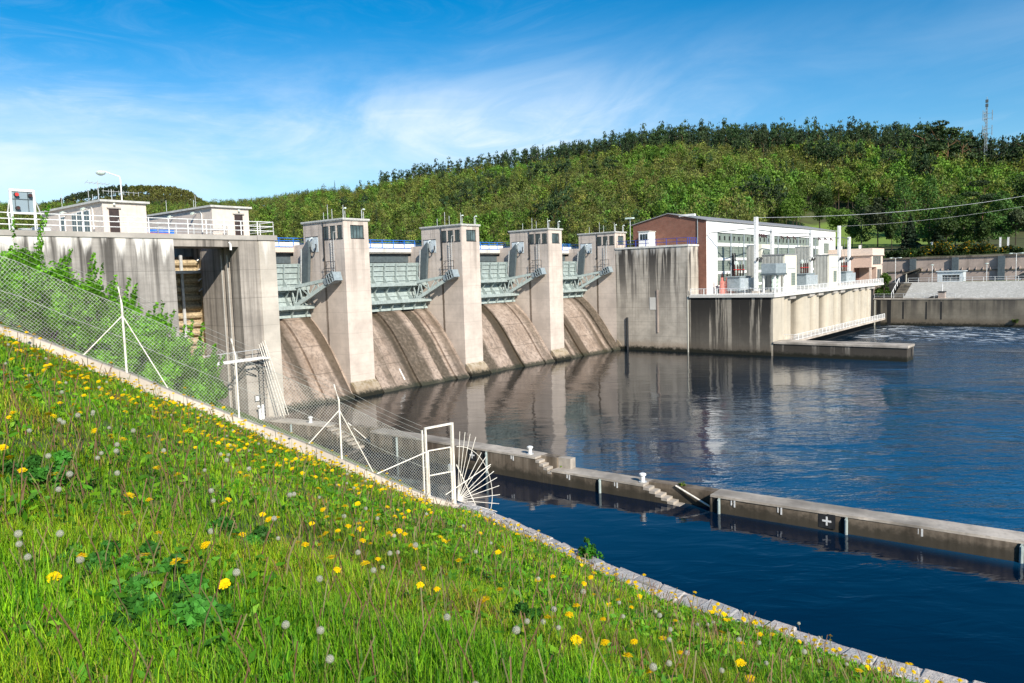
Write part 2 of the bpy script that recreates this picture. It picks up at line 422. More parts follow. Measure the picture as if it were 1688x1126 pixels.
M['black'] = concrete('soiled_concrete', (.36, .32, .26), streak=.98, top=9.0, run=17, white=.0, mott=.4, dens=.85, thr=(.40, .46), warm=(.10, .08, .06), dark=(.020, .019, .018))
M['cream'] = concrete('cream_concrete', (.48, .43, .345), streak=.30, top=9, run=7, mott=.22, tide=.3, boards=.15)
M['jetty'] = concrete('jetty_concrete', (.36, .32, .27), streak=.95, top=2.4, run=5, mott=.4, dens=.7, thr=(.34, .46), warm=(.045, .038, .03), dark=(.035, .031, .026))
M['guide'] = concrete('guide_wall_concrete', (.31, .255, .195), streak=.75, tide=.75, top=2.2, run=3.6, mott=.5, dens=1.3, thr=(.42, .62), dark=(.035, .026, .018), warm=(.085, .06, .04))
M['guidetop'] = concrete('worn_deck_concrete', (.43, .38, .32), streak=0, mott=.95, boards=0, tide=0)
M['kerb'] = concrete('kerb_concrete', (.52, .45, .38), streak=0, mott=.6, boards=0, tide=0)
M['deck'] = concrete('deck_concrete', (.42, .39, .35), streak=0, mott=.45, boards=0, tide=0)
M['cap'] = concrete('coping_concrete', (.66, .64, .59), streak=.25, top=17.2, run=3, mott=.25, boards=0, tide=0)
M['rbwall'] = concrete('river_wall_concrete', (.20, .175, .135), streak=.75, top=6.0, run=5, mott=.5, dens=.6, thr=(.45, .6), warm=(.12, .09, .06))
M['retain'] = concrete('retaining_wall_concrete', (.42, .34, .29), streak=.45, top=14.5, run=5, mott=.35, dens=.7, tide=0)
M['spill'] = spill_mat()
M['white'] = paint('white_paint', (.80, .80, .78), .4, grime=.12)
M['postwhite'] = paint('fence_white_paint', (.80, .75, .66), .5, scale=9, grime=.45, grimec=(.30, .19, .10))
M['galv'] = paint('galvanised_steel', (.62, .63, .62), .4, .3, grime=.12)
M['wire'] = paint('fence_wire', (.52, .52, .47), .4, .3, grime=.1)
M['gate'] = paint('gate_grey_paint', (.34, .40, .385), .45, grime=.45, grimec=(.13, .12, .09))
M['gatedk'] = paint('hoist_slate_paint', (.085, .11, .12), .45, grime=.3)
M['blue'] = paint('blue_paint', (.02, .17, .62), .4, grime=.08)
M['navy'] = paint('navy_paint', (.03, .06, .32), .4, grime=.08)
M['whitewall'] = paint('white_render', (.84, .83, .80), .8, var=.06, grime=.10)
M['houseplaster'] = paint('house_plaster', (.63, .55, .48), .85, var=.10, grime=.30, grimec=(.28, .24, .20))
M['pink'] = paint('pink_render', (.60, .42, .33), .85, var=.08, grime=.15)
M['pinklt'] = paint('pink_band_render', (.70, .55, .45), .85, var=.08, grime=.12)
M['roof'] = paint('roofing_felt', (.27, .27, .27), .7, grime=.3)
M['rooflt'] = paint('roof_edge_metal', (.55, .54, .50), .5, grime=.3)
M['brown'] = paint('brown_door_paint', (.045, .028, .024), .5)
M['dark'] = paint('dark_opening', (.012, .012, .012), .8)
M['black_metal'] = paint('black_metal', (.025, .026, .028), .5)
M['grey'] = paint('grey_equipment_paint', (.27, .32, .34), .45)
M['greylt'] = paint('pale_equipment_paint', (.60, .66, .68), .45)
M['red'] = paint('red_paint', (.55, .03, .025), .35)
M['salmon'] = paint('salmon_insulator_glaze', (.62, .20, .16), .3)
M['maroon'] = paint('brown_porcelain', (.07, .025, .02), .25)
M['porcelain'] = paint('pale_porcelain', (.60, .70, .62), .3)
M['glass'] = glass_mat('window_glass')
M['glassc'] = glass_mat('curtained_glass', (.045, .065, .068))
M['brick'] = brick_mat('red_brick', (.24, .085, .050), (.18, .065, .04), (.20, .15, .12), 'yz', 1.0)
M['brickx'] = brick_mat('red_brick_front', (.17, .065, .045), (.13, .05, .036), (.20, .15, .12), 'xz', 1.0)
M['louvre'] = panel_mat('grey_green_louvres', (.20, .24, .205), .42, 2, .6)
M['panel'] = panel_mat('grey_green_panels', (.20, .24, .205), 1.7, 0, .2, .4)
M['corr'] = panel_mat('corrugated_sheet', (.42, .42, .385), .62, 1, .9, .8)
M['corrx'] = panel_mat('corrugated_sheet_front', (.52, .52, .48), .62, 0, .9, .75)
M['creamwall'] = paint('cream_render', (.70, .67, .56), .8, var=.05, grime=.1)
M['timber'] = paint('gate_timber', (.46, .36, .22), .75, var=.4, scale=5, grime=.85, grimec=(.16, .11, .06))
M['paving'] = stone_mat('stone_pitching', (.40, .39, .35), (.52, .51, .47), (.34, .33, .30), 1.6, .10, .4)
M['quaystone'] = ground_mat('granite_stone', (.38, .375, .37), (.48, .455, .43), 6.0)
def _isl():
    t_ = M['quaystone'].node_tree; g = NT(t_); b = next(n for n in t_.nodes if n.type == 'BSDF_PRINCIPLED'); l_ = b.inputs['Base Color'].links[0].from_socket
    ri = g.n('ShaderNodeNewGeometry').outputs['Random Per Island']
    c = g.mix(g.mr(ri, 0, 1, 0, .75, False), l_, (.50, .42, .36)); c = g.mix(g.mr(g.m('FRACT', g.m('MULTIPLY', ri, 7.3)), .6, 1, 0, .5, False), c, (.20, .215, .235)); g.t.links.new(c, b.inputs['Base Color'])
_isl()
M['mortar'] = stone_mat('rubble_mortar', (.36, .32, .29), (.46, .41, .375), (.50, .44, .40), 2.0, .12, .8)
M['soil'] = ground_mat('bank_soil', (.055, .105, .012), (.10, .12, .03), 2.2)
M['hill'] = ground_mat('hill_soil', (.055, .055, .02), (.075, .10, .022), .22)
def _hillmeadow():
    t_ = M['hill'].node_tree; g = NT(t_); b = next(n for n in t_.nodes if n.type == 'BSDF_PRINCIPLED'); l_ = b.inputs['Base Color'].links[0].from_socket
    pos = g.n('ShaderNodeNewGeometry').outputs['Position']; n = g.noise(pos, .12, 4)
    c0 = at(1420, 375, 262)
    q = g.vscale(pos, (1/22, 1/34, 0), loc=(-c0[0]/22, -c0[1]/34, 0))
    d_ = g.m('ADD', g.n('ShaderNodeVectorMath', {0: q}, operation='LENGTH').outputs['Value'], g.m('MULTIPLY', g.m('SUBTRACT', n, .5), .9))
    g.t.links.new(g.mix(g.mr(d_, 1.1, .8), l_, (.15, .23, .035)), b.inputs['Base Color'])
_hillmeadow()
M['meadow'] = ground_mat('meadow_grass', (.13, .19, .03), (.17, .20, .05), .6)
M['road'] = ground_mat('road_asphalt', (.055, .055, .055), (.075, .072, .068), 1.5)
M['water'] = water_mat()
M['leaf'] = foliage_mat('tree_leaves', .28)
M['bushleaf'] = foliage_mat('bush_leaves', .34)
M['grass'] = foliage_mat('grass_blades', .38, .3)
M['petal'] = foliage_mat('dandelion_petals', .25, .1)
M['fluff'] = foliage_mat('seed_fluff', .45, .1)
M['bark'] = paint('tree_bark', (.10, .075, .055), .9, var=.4, scale=6)

# ================================================================== setting
def struct(mb, name, mat, label=None, kind='structure', **k):
    return _set(mb.build(name, mat, **k), label, None, None, kind)

MB().box(-3000, 3500, -3000, 3500, -9, -8).build('ground', M['soil'])['kind'] = 'structure'
wv = MB().grid([[(x, y, 0.0) for y in (-400, -120, -60, 0, 30, 66.4)] for x in (14, 60, 110, 173.2)])
struct(wv, 'water', M['water'], 'dark blue rippled river below the dam')
rs = MB().grid([[(x, y, 14.0) for y in (77, 200, 500, 1200)] for x in (-500, 60, 230)])
struct(rs, 'reservoir_water', M['water'], 'held back reservoir water behind the dam')

# ---- near bank: a grass slope falling to the stone quay of the lock approach
QY = np.array([-40, -12, 1.5, 3.3, 5, 7, 9.7, 12.2, 13.8, 15.1, 16.3]); QX = np.array([14.6, 14.4, 14.35, 14.3, 14.5, 14.75, 15.25, 16.0, 16.45, 16.85, 17.1])
def quay_x(y): return np.interp(y, QY, QX)
QW = lambda y: np.interp(y, [-40, 8, 12, 16.3], [1.1, 1.0, .62, .32])
def kerb_y(x): return 16.3+(16.6-x)*.4157
KX = np.array([-9.0, 6.04, 7.14, 8.41, 9.59, 10.88, 11.98, 13.39, 14.7, 15.82, 16.6])
KZ = np.array([17.0, 12.25, 11.57, 10.87, 10.12, 9.34, 8.74, 7.84, 6.96, 6.29, 5.85])
def kerb_z(x): return np.interp(x, KX, KZ)
_ctl = [(0, 0, 11.45), (-3, -2, 12.1), (-14, 2, 15.5), (-14, 14, 16.3), (-16, -16, 15.5), (0, -14, 10.9), (8, -14, 8.0), (-6, 22, 16.3)]
_cols = [(0, 543, 'k', 3.2), (110, 590, 'k', 3.2), (220, 633, 'k', 3.3), (330, 678, 'k', 3.3), (440, 722, 'k', 3.4), (550, 766, 'k', 3.5), (660, 812, 'k', 3.6), (780, 842, 'q', 3.7),
         (900, 890, 'q', 4.0), (1000, 942, 'q', 4.5), (1150, 1003, 'q', 5.6), (1300, 1051, 'q', 7.0), (1450, 1112, 'q', 9.6)]
for px_, yk, kind_, db in _cols:
    q = ray(px_, yk); dk = (16.3+16.6*.4157)/(q[1]+.4157*q[0]) if kind_ == 'k' else (13-5.80)/-q[2]
    Cc = (1126-yk)/(1/db-1/dk)
    for f in ((0, .13, .28, .45, .64, .84) if px_ < 1400 else (.3, .7)):
        d_ = db*(dk/db)**f; _ctl.append(tuple(EYE+ray(px_, yk+Cc*(1/d_-1/dk))*d_))
for x in (5, 6.5, 8.4, 10.3, 12, 13.4, 14.7, 15.6): _ctl.append((x-.14, kerb_y(x)-.35, float(kerb_z(x))-.34))
for y in (-30, -20, -12, -6, -2, 1.5, 4, 6.5, 9, 11.5, 13.5, 15.2): _ctl.append((quay_x(y)-QW(y), y, 5.80))
_ctl = np.array(_ctl, float)
def _tps(r2): return .5*r2*np.log(r2+1e-9)
_n = len(_ctl); _K = _tps(((_ctl[:, None, :2]-_ctl[None, :, :2])**2).sum(2))+np.eye(_n)*.12
_Pm = np.hstack([np.ones((_n, 1)), _ctl[:, :2]]); _A = np.block([[_K, _Pm], [_Pm.T, np.zeros((3, 3))]])
_wt = np.linalg.solve(_A, np.concatenate([_ctl[:, 2], np.zeros(3)]))
def bank_z(x, y):
    x = np.asarray(x, float); y = np.asarray(y, float); sh = np.broadcast(x, y).shape
    xf = np.broadcast_to(x, sh).ravel(); yf = np.broadcast_to(y, sh).ravel(); z = _wt[-3]+_wt[-2]*xf+_wt[-1]*yf
    for k in range(_n): z = z+_wt[k]*_tps((xf-_ctl[k, 0])**2+(yf-_ctl[k, 1])**2)
    u = np.maximum(0, quay_x(yf)-QW(yf)-xf)
    z = z+(.04*np.sin(xf*1.7+yf*.9)+.03*np.sin(xf*.9-yf*1.8))*np.minimum(1, u/4)
    return np.minimum(z, 17.0).reshape(sh)
P = []
for i in range(90):
    y0 = -30+50*(i/89)
    row = []
    for j in range(70):
        ye = min(y0/20.0, 1.0)*16.3 if y0 > 0 else y0
        x = quay_x(ye)-QW(ye)*.6-(j/69)**1.3*42
        y = min(y0/20.0, 1.0)*(kerb_y(x)+.05) if y0 > 0 else y0
        row.append((x, y, float(bank_z(x, y))))
    P.append(row)
struct(MB().grid(P), 'grass_bank', M['soil'], 'grassy embankment sloping down to the quay')
# bank beyond the kerb, running up to the lock head under the bushes
P = []
for i in range(30):
    t = i/29; row = []
    for j in range(30):
        x0 = 16.9+(28.2-16.9)*t; x = x0-(j/29)**1.2*60
        y = kerb_y(x)+.1+(56.35-kerb_y(x)-.1)*t if t < 1 else 56.35
        zq = 5.6-.6*t; z = zq+.56*(x0-x)
        zk = kerb_z(min(x, 16.6))-.2
        z = z*min(1, t*4)+zk*(1-min(1, t*4)) if x < 16.6 else z
        row.append((x, y, min(z, 16.7)))
    P.append(row)
struct(MB().grid(P), 'lock_bank', M['meadow'], 'bushy bank beside the lock')
struct(MB().box(-80, 5, 56.4, 130, 8, 16.75), 'terrain', M['meadow'], 'level ground behind the lock')

# ---- right bank terrain
struct(MB().box(183, 197.5, -250, 42.5, 4, 8.66), 'road', M['road'], 'asphalt yard road along the right bank')
struct(MB().box(184.9, 186.6, 14, 27.0, 8.6, 8.80), 'verge', M['meadow'], 'grass verge beside the yard road')

# hills as polar height fields around the valley
SK = [(-80, 330), (330, 328), (420, 323), (500, 313), (540, 306), (590, 313), (640, 301), (700, 289), (800, 272), (900, 252), (960, 240), (1060, 222),
      (1120, 217), (1300, 213), (1400, 211), (1500, 209), (1560, 214), (1600, 228), (1688, 236), (1900, 240)]
def az_of(px): d = ray(px, 440); return math.atan2(d[0], d[1])
SKA = np.array([az_of(p[0]) for p in SK])
SKE = np.array([math.atan2(ray(*p)[2], math.hypot(ray(*p)[0], ray(*p)[1])) for p in SK])
def crest_r(a):
    return np.interp(np.degrees(a), [5, 20, 28, 40, 50, 60, 70, 80, 86, 100], [640, 640, 620, 590, 560, 500, 470, 430, 360, 340])
def base_r(a):
    return np.minimum(198/np.maximum(np.sin(a), .05), 440.0)
def crest_z(a):
    deg = np.degrees(a)
    th = np.interp(deg, [5, 30, 50, 56, 78, 84, 100], [9, 9, 11, 15, 16, 17, 17])
    return 13+crest_r(a)*np.tan(np.interp(a, SKA, SKE))-th
def hill_z(a, r):
    rb = base_r(a); rc = crest_r(a); zb = np.where(np.degrees(a) > 62, 14.6, 12.0)
    t = np.clip((r-rb)/(rc-rb), 0, 1.6)
    s = np.where(t < 1, t*(1.18-.18*t*t), 1.0+.18*(1-t))
    wob = 2.2*np.sin(a*23+r*.021)*np.sin(r*.037+a*11)*np.clip(t*3, 0, 1)*np.clip((1-t)*4, 0, 1)
    z = zb+(crest_z(a)-zb)*np.minimum(s, 1.0)
    # a garden terrace lies at the foot of the hill opposite the powerhouse
    r1 = 262.0; w = np.clip((np.degrees(a)-66)/7, 0, 1); w = w*w*(3-2*w)
    t2 = np.clip((r-r1)/(rc-r1), 0, 1); z2 = np.where(r < r1, 14.4+(19.5-14.4)*np.clip((r-rb)/(r1-rb), 0, 1), 19.5+(crest_z(a)-19.5)*t2*(1.25-.25*t2*t2))
    return z*(1-w)+z2*w-np.maximum(0, t-1)*40+wob*(1-w*.7*(r < 300))
P = []
for i in range(150):
    a = R(4)+R(110)*i/149; row = []
    for j in range(46):
        t = j/45*1.45; r = base_r(a)+(crest_r(a)-base_r(a))*t
        row.append((r*math.sin(a), r*math.cos(a), float(hill_z(a, r))))
    P.append(row)
struct(MB().grid(P), 'hill', M['hill'], 'wooded hillside above the right bank', smooth=True)
# far hill upstream on the left
FK = [(-160, 395), (-60, 375), (0, 362), (60, 347), (100, 335), (130, 325), (170, 316), (200, 311), (240, 308), (300, 311), (322, 318), (345, 335), (380, 352), (430, 368)]
FA = np.array([az_of(p[0]) for p in FK]); FE = np.array([math.atan2(ray(*p)[2], math.hypot(ray(*p)[0], ray(*p)[1])) for p in FK])
def far_z(a, r):
    t = np.clip((r-720)/(950-720), 0, 1.5); top = 13+950*np.tan(np.interp(a, FA, FE))-9
    return 10+(top-10)*np.where(t < 1, np.sin(t*PI/2), 1-.2*(t-1))
P = [[((r := 720+230*1.4*j/19)*math.sin(a), r*math.cos(a), float(far_z(a, r))) for j in range(20)] for a in np.linspace(R(2), R(34), 60)]
struct(MB().grid(P), 'far_hill', M['hill'], 'distant wooded hill upstream', smooth=True)

def posts(pts, h, r, mat, t):
    """one mesh, one object per post"""
    me = None; o0 = ORG[t.name]
    for p in pts:
        if me is None:
            o = MB().tube([(0, 0, 0), (0, 0, h)], r, 6).build('rail_post', mat); me = o.data; o.parent = t
        else:
            o = bpy.data.objects.new('rail_post', me); COL.objects.link(o); o.parent = t
        o.location = Vector(p)-o0

# ================================================================== dam: piers
S = 18.815; PX0, PW, PY = 52.45, 3.47, 66.48
def pier_label(k):
    return ['nearest and largest pale dam pier tower, between first and second spillway',
            'second pale dam pier tower, rising between the second and third spillways',
            'third pale dam pier tower, rising between the third and fourth spillways',
            'farthest smallest pier tower, joined to the long streaked abutment wall'][k]
T = thing('pier_tower', pier_label(0), 'pier', (PX0, PY, 0), 'dam pier towers')
x0, x1 = PX0, PX0+PW
# shaft with real window openings in the machine room
b = MB()
b.prism([(PY, -2), (PY, 17.25), (76, 17.25), (76.0, 16.0), (83, 16.0), (83, -2)], x0, x1)
wz0, wz1 = 17.62, 19.06
side = [(66.66, 67.66), (67.94, 68.92), (69.16, 70.1)]
b.box(x0, x1, PY, 73.8, 17.25, wz0); b.box(x0, x1, PY, 73.8, wz1, 19.55)
ys = [PY]+[q for w in side for q in w]+[73.8]
for k in range(0, len(ys), 2): b.box(x0, x0+.3, ys[k] if k else PY+.3, ys[k+1], wz0, wz1)
b.box(x1-.3, x1, PY+.3, 73.8, wz0, wz1); b.box(x0+.3, x1-.3, 73.5, 73.8, wz0, wz1)
b.box(x0, x0+.95, PY, PY+.3, wz0, wz1); b.box(x1-.62, x1, PY, PY+.3, wz0, wz1)
b.build('shaft', M['pier'], T)
MB().prism([(PY-1.15, -1), (PY-1.12, .35), (PY-.55, 1.2), (PY-.03, 1.62), (PY-.03, -1)], x0-.06, x1+.06).build('footing', M['foot'], T)
MB().box(x0-.14, x1+.14, PY-.14, 73.95, 19.55, 19.63).box(x0-.18, x1+.18, PY-.18, 74.0, 19.633, 19.79).build('roof', M['rooflt'], T)
for (a, c) in side:
    f = MB()
    for (p, q) in ((a, a+.06), (c-.06, c), ((a+c)/2-.03, (a+c)/2+.03)): f.box(x0+.05, x0+.11, p, q, wz0, wz1)
    f.box(x0+.05, x0+.11, a+.06, c-.06, wz1-.06, wz1); f.box(x0-.06, x0+.2, a-.03, c+.03, wz0-.07, wz0+.02)
    w = f.build('window', M['black_metal'], T)
    MB().box(x0+.07, x0+.08, a+.06, c-.06, wz0+.02, wz1-.06).build('pane', M['glass'], w)
f = MB(); a, c = x0+.95, x1-.62
for k in range(5): q = a+(c-a-.06)*k/4; f.box(q, q+.06, PY+.12, PY+.18, wz0, wz1)
f.box(a, c, PY-.05, PY+.16, wz0-.06, wz0+.02); f.box(a+.06, c-.06, PY+.12, PY+.18, wz1-.06, wz1)
w = f.build('window', M['black_metal'], T)
MB().box(a+.06, c-.06, PY+.14, PY+.15, wz0+.02, wz1-.06).build('pane', M['glassc'], w)
# recess cover of the hoist, sprocket and chain guard
MB().box(x0-.03, x0, 71.1, 73.4, 16.3, 18.0).build('hoist_cover', M['greylt'], T)
MB().box(x0-.05, x0-.032, 71.05, 73.45, 17.98, 18.06).build('cover_rim', M['black_metal'], T)
MB().prism([(73.9, 12.0), (72.85, 12.0), (72.2, 16.9), (72.35, 17.7), (72.9, 17.2), (73.6, 16.6)], x0-.55, x0-.2).build('chain_guard', M['gatedk'], T)
MB().bar((x0-.5, 74.05, 12.0), (x0-.5, 73.55, 16.7), .10, .3, (1, 0, 0)).build('guide_rail', M['galv'], T)
MB().tube([(x0-.35, 71.62+.55*math.cos(t), 17.0+.75*math.sin(t)) for t in np.linspace(2.9, 6.2, 16)], .075, 6).build('chain', M['black_metal'], T)
MB().tube([(x0-.35, 72.25, 17.55), (x0-.35, 72.1, 17.85), (x0-.1, 72.0, 17.9)], .09, 6).build('hoist_hood', M['greylt'], T)
# ladder with a little cantilevered stage
l = MB()
for y in (68.05, 68.5): l.tube([(x0-.22, y, 13.2), (x0-.22, y, 17.9 if y < 68.2 else 17.5)], .035, 5)
for z in np.arange(13.4, 17.5, .28): l.tube([(x0-.22, 68.05, z), (x0-.22, 68.5, z)], .02, 4)
l.tube([(x0-.22, 68.05, 17.9), (x0-.3, 67.9, 18.35), (x0-.05, 67.8, 18.35)], .035, 5)
l.build('ladder', M['galv'], T)
l = MB()
for z in (13.6, 14.35, 15.1): l.tube([(x0-.1, 69.2, z), (x0-.75, 69.1, z)], .035, 5); l.tube([(x0-.7, 67.3, z), (x0-.7, 69.1, z)], .03, 5)
for y in (67.35, 68.9): l.tube([(x0-.7, y, 13.3), (x0-.7, y, 15.1)], .035, 5)
l.build('ladder_stage', M['black_metal'], T)
MB().tube([(x0-.07, 70.0, 15.6), (x0-.07, 70.0, 19.3), (x0-.12, 70.05, 19.5)], .055, 6).build('downpipe', M['black_metal'], T)
MB().box(x0-.12, x0-.02, 69.95, 70.2, 15.35, 15.6).build('pipe_bracket', M['black_metal'], T)
for (dx, y, h) in ((.3, 66.75, 1.45), (.6, 69.9, 1.75), (.5, 69.0, 1.2), (2.5, 73.2, 1.2)):
    MB().tube([(x0+dx, y, 19.78), (x0+dx, y, 19.78+h)], .03, 5).build('lightning_rod', M['galv'], T)
for dx, y in ((.12, 66.55), (2.75, 66.6)):
    h = MB().tube([(x0+dx, y, 19.78), (x0+dx, y, 20.75), (x0+dx+.15, y-.1, 20.9)], .05, 6).tube([(x0+dx+.25, y, 19.78), (x0+dx+.25, y, 20.6)], .035, 5).build('lamp_bracket', M['galv'], T)
    MB().lathe((x0+dx+.2, y-.14, 20.80), [(.02, .16), (.12, .10), (.15, 0), (.10, -.03)], 8).build('lamp_head', M['porcelain'], h)
for k in (1, 2, 3): dup(T, (PX0+S*k, PY, 0), pier_label(k))

# ================================================================== spillways
PR = [(78, 8.9), (75.2, 8.98), (74.2, 8.97), (73.5, 8.8), (72.6, 8.25), (71.6, 7.4), (70.5, 6.3), (69.3, 4.8), (68.3, 3.4), (67.4, 2.05), (66.5, .8), (65.6, -.25), (64.9, -1.2)]
def off(prof, d, i0=0):
    o = []
    for i, p in enumerate(prof):
        a = np.array(prof[max(i-1, 0)]); c = np.array(prof[min(i+1, len(prof)-1)]); t = c-a; t = t/np.linalg.norm(t)
        n = np.array([t[1], -t[0]]); n = n if n[1] > 0 else -n
        o.append((p[0]+n[0]*d, p[1]+n[1]*d))
    return o
SPL = ['nearest brown spillway chute beside the lock, with one dark ridge shadow line',
       'second spillway chute, streaked by two broad dark wet bands',
       'third spillway chute, with one straight brown wet channel down its middle',
       'farthest narrowest spillway chute, ending against the tall streaked wall']
bays = [(37.12, PX0)]+[(PX0+PW+S*k, PX0+S*(k+1)) for k in range(3)]
for k, (a, c) in enumerate(bays):
    t = thing('spillway', SPL[k], 'spillway', ((a+c)/2, 66, 0), 'spillway chutes of the dam')
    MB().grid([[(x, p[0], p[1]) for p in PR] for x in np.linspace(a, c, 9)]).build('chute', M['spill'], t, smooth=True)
    bands = [(c-3.9, c-.45, .34)] if k == 0 else [(c-2.6, c-.4, .30), (a+.5, a+2.8, .26)]
    if k == 1: bands.append((a+6.4, a+10.3, .30))
    if k == 2: bands.append((a+7.8, a+12.4, .26))
    if k == 3: bands.append((a+4.0, c-3.3, .26))
    for (u, v, h) in bands:
        top = off(PR[3:], h); bot = off(PR[3:], -.3)
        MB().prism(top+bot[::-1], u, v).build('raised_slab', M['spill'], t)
    if k == 1: MB().tube([(a+4.6, p[0], p[1]+.1) for p in PR[9:-2]], .08, 6).build('white_pipe', M['white'], t)

# ================================================================== radial gates
RG = 7.0; TY, TZ = 67.25, 13.05
def skin_y(z): return TY+math.sqrt(RG*RG-(z-TZ)**2)
GL = ['first grey steel radial gate, half hidden behind the lock pier', 'second grey steel radial gate, between the two nearest towers',
      'third grey steel radial gate, between the second and third towers', 'farthest grey steel radial gate, barely seen beside the last tower']
def make_gate(a, c):
    t = thing('radial_gate', GL[0], 'sluice gate', ((a+c)/2, TY, 9), 'radial gates of the dam')
    zz = np.linspace(8.93, 15.05, 12)
    MB().prism([(skin_y(z), z) for z in zz]+[(skin_y(z)+.12, z) for z in zz[::-1]], a+.15, c-.15).build('skin_plate', M['gate'], t)
    h = MB()
    for z in (9.45, 10.75, 11.35, 12.75, 13.4, 14.05, 14.7):
        h.box(a+.3, c-.3, skin_y(z)-.14, skin_y(z)+.02, z-.035, z+.035)
    h.build('stiffener', M['gate'], t)
    for z, d in ((12.25, 1.35), (10.1, 1.45)):
        g_ = MB().box(a+.25, c-.25, skin_y(z)-d, skin_y(z)+.02, z-.05, z+.05)
        g_.box(a+.25, c-.25, skin_y(z)-d-.06, skin_y(z)-d, z-.22, z+.22).box(a+.25, c-.25, skin_y(z)-.5, skin_y(z)-.44, z-.5, z-.051)
        g_.build('girder', M['gate'], t)
    n = 8
    for k in range(n):
        x = a+.9+(c-a-1.8)*k/(n-1)
        MB().prism([(skin_y(15)-.02, 15.0), (skin_y(15)-.3, 14.95), (skin_y(13.2)-.35, 13.2), (skin_y(12.25)-1.0, 12.28), (skin_y(12.25)+.0, 12.28)], x-.04, x+.04).build('rib', M['gate'], t)
        MB().prism([(skin_y(12.1)-1.2, 12.15), (skin_y(11.2)-.35, 11.2), (skin_y(10.2)-.9, 10.18), (skin_y(10.2), 10.18), (skin_y(12.1), 12.15)], x-.04, x+.04).build('rib', M['gate'], t)
        MB().prism([(skin_y(10.0)-1.2, 10.0), (skin_y(9.0)-.2, 8.98), (skin_y(9.0), 8.98), (skin_y(10.0), 10.0)], x-.04, x+.04).build('rib', M['gate'], t)
    for s, xe in ((1, c), (-1, a)):
        xt = xe-s*(.75 if s > 0 else .45); xg = xe-s*2.3
        hub = np.array([xt, TY+(.9 if s > 0 else 1.2), TZ]); g1 = np.array([xg, skin_y(12.25)-.75, 12.33]); g2 = np.array([xg, skin_y(10.1)-.8, 10.2])
        m_ = MB().bar(hub+(0, 0, .12), g1, .34, .36).bar(hub-(0, 0, .15), g2, .38, .42)
        P1 = [hub+(g1-hub)*f for f in (.35, .62, .80, 1.0)]; P2 = [hub+(g2-hub)*f for f in (.33, .60, .80, 1.0)]
        for i, (p, q) in enumerate(zip(P1, P2)): m_.bar(p, q, .13, .16)
        for i in range(3): m_.bar(P1[i+1] if i % 2 else P2[i+1], P2[i] if i % 2 else P1[i], .10, .12)
        m_.bar(g1, g1+np.array([s*1.9, .5, .05]), .2, .3).bar(g2, g2+np.array([s*1.9, .5, .05]), .2, .3)
        m_.build('gate_arm', M['gate'], t)
        d = (hub-(g1+g2)/2); d[0] = 0; d /= np.linalg.norm(d); up = np.array([0, -d[2], d[1]]); bx = MB(); e = hub
        if s > 0:
            bx.bar(e+d*.15, e+d*1.30, 1.1, 1.0, up)
            for o_ in (-.5, 0, .5): bx.bar(e+d*.1+up*o_-np.array([.58, 0, 0]), e+d*1.32+up*o_-np.array([.58, 0, 0]), .08, .10, up)
            for o_ in (.12, .52, .92, 1.30): bx.bar(e+d*o_-up*.5-np.array([.58, 0, 0]), e+d*o_+up*.5-np.array([.58, 0, 0]), .08, .09, d)
            dk = MB()
            for o_ in (.32, .72): [dk.bar(e+d*(o_-.12)+up*v-np.array([.556, 0, 0]), e+d*(o_+.12)+up*v-np.array([.556, 0, 0]), .012, .36, up) for v in (-.25, .25)]
        bx.tube([hub-d*.35-np.array([.5, 0, 0]), hub-d*.35+np.array([.5, 0, 0])], .40, 12)
        tn = bx.build('trunnion', M['grey'], t)
        if s > 0: dk.build('opening', M['dark'], tn)
    return t
g0 = make_gate(*bays[1]); g0['label'] = GL[1]
mid = lambda k: (bays[k][0]+bays[k][1])/2
for k in (0, 2, 3): dup(g0, (mid(k), TY, 9), GL[k])

# ================================================================== road bridge along the crest
t = thing('bridge', 'road bridge with blue railing running behind the dam towers', 'bridge', (75, 78, 16))
MB().box(34, 113.0, 76.05, 82, 16.35, 17.02).build('deck', M['deck'], t)
MB().box(34, 113.0, 75.9, 76.04, 16.5, 17.0).build('fascia', M['cap'], t)
MB().box(37.15, PX0-.05, 75.85, 75.897, 16.45, 16.98).build('pink_fascia', M['pinklt'], t)
MB().box(37.15, 108.7, 76.6, 77.1, 15.2, 16.34).box(37.15, 108.7, 80.4, 81, 15.2, 16.34).build('girder', M['gatedk'], t)
MB().box(34, 113, 76.1, 76.22, 17.021, 17.62).build('parapet', M['whitewall'], t)
r_ = MB()
for z in (17.09, 17.78, 18.1): r_.tube([(34, 76, z), (113, 76, z)], .05, 5)
r_.build('rail', M['blue'], t)
posts([(x, 76.0, 17.0) for x in np.arange(35, 113, 1.95)], 1.08, .05, M['blue'], t)
for k, (a, c) in enumerate(bays): MB().box(a, c, 82.2, 83, 8, 15.6).build('upstream_beam', M['deck'], t)

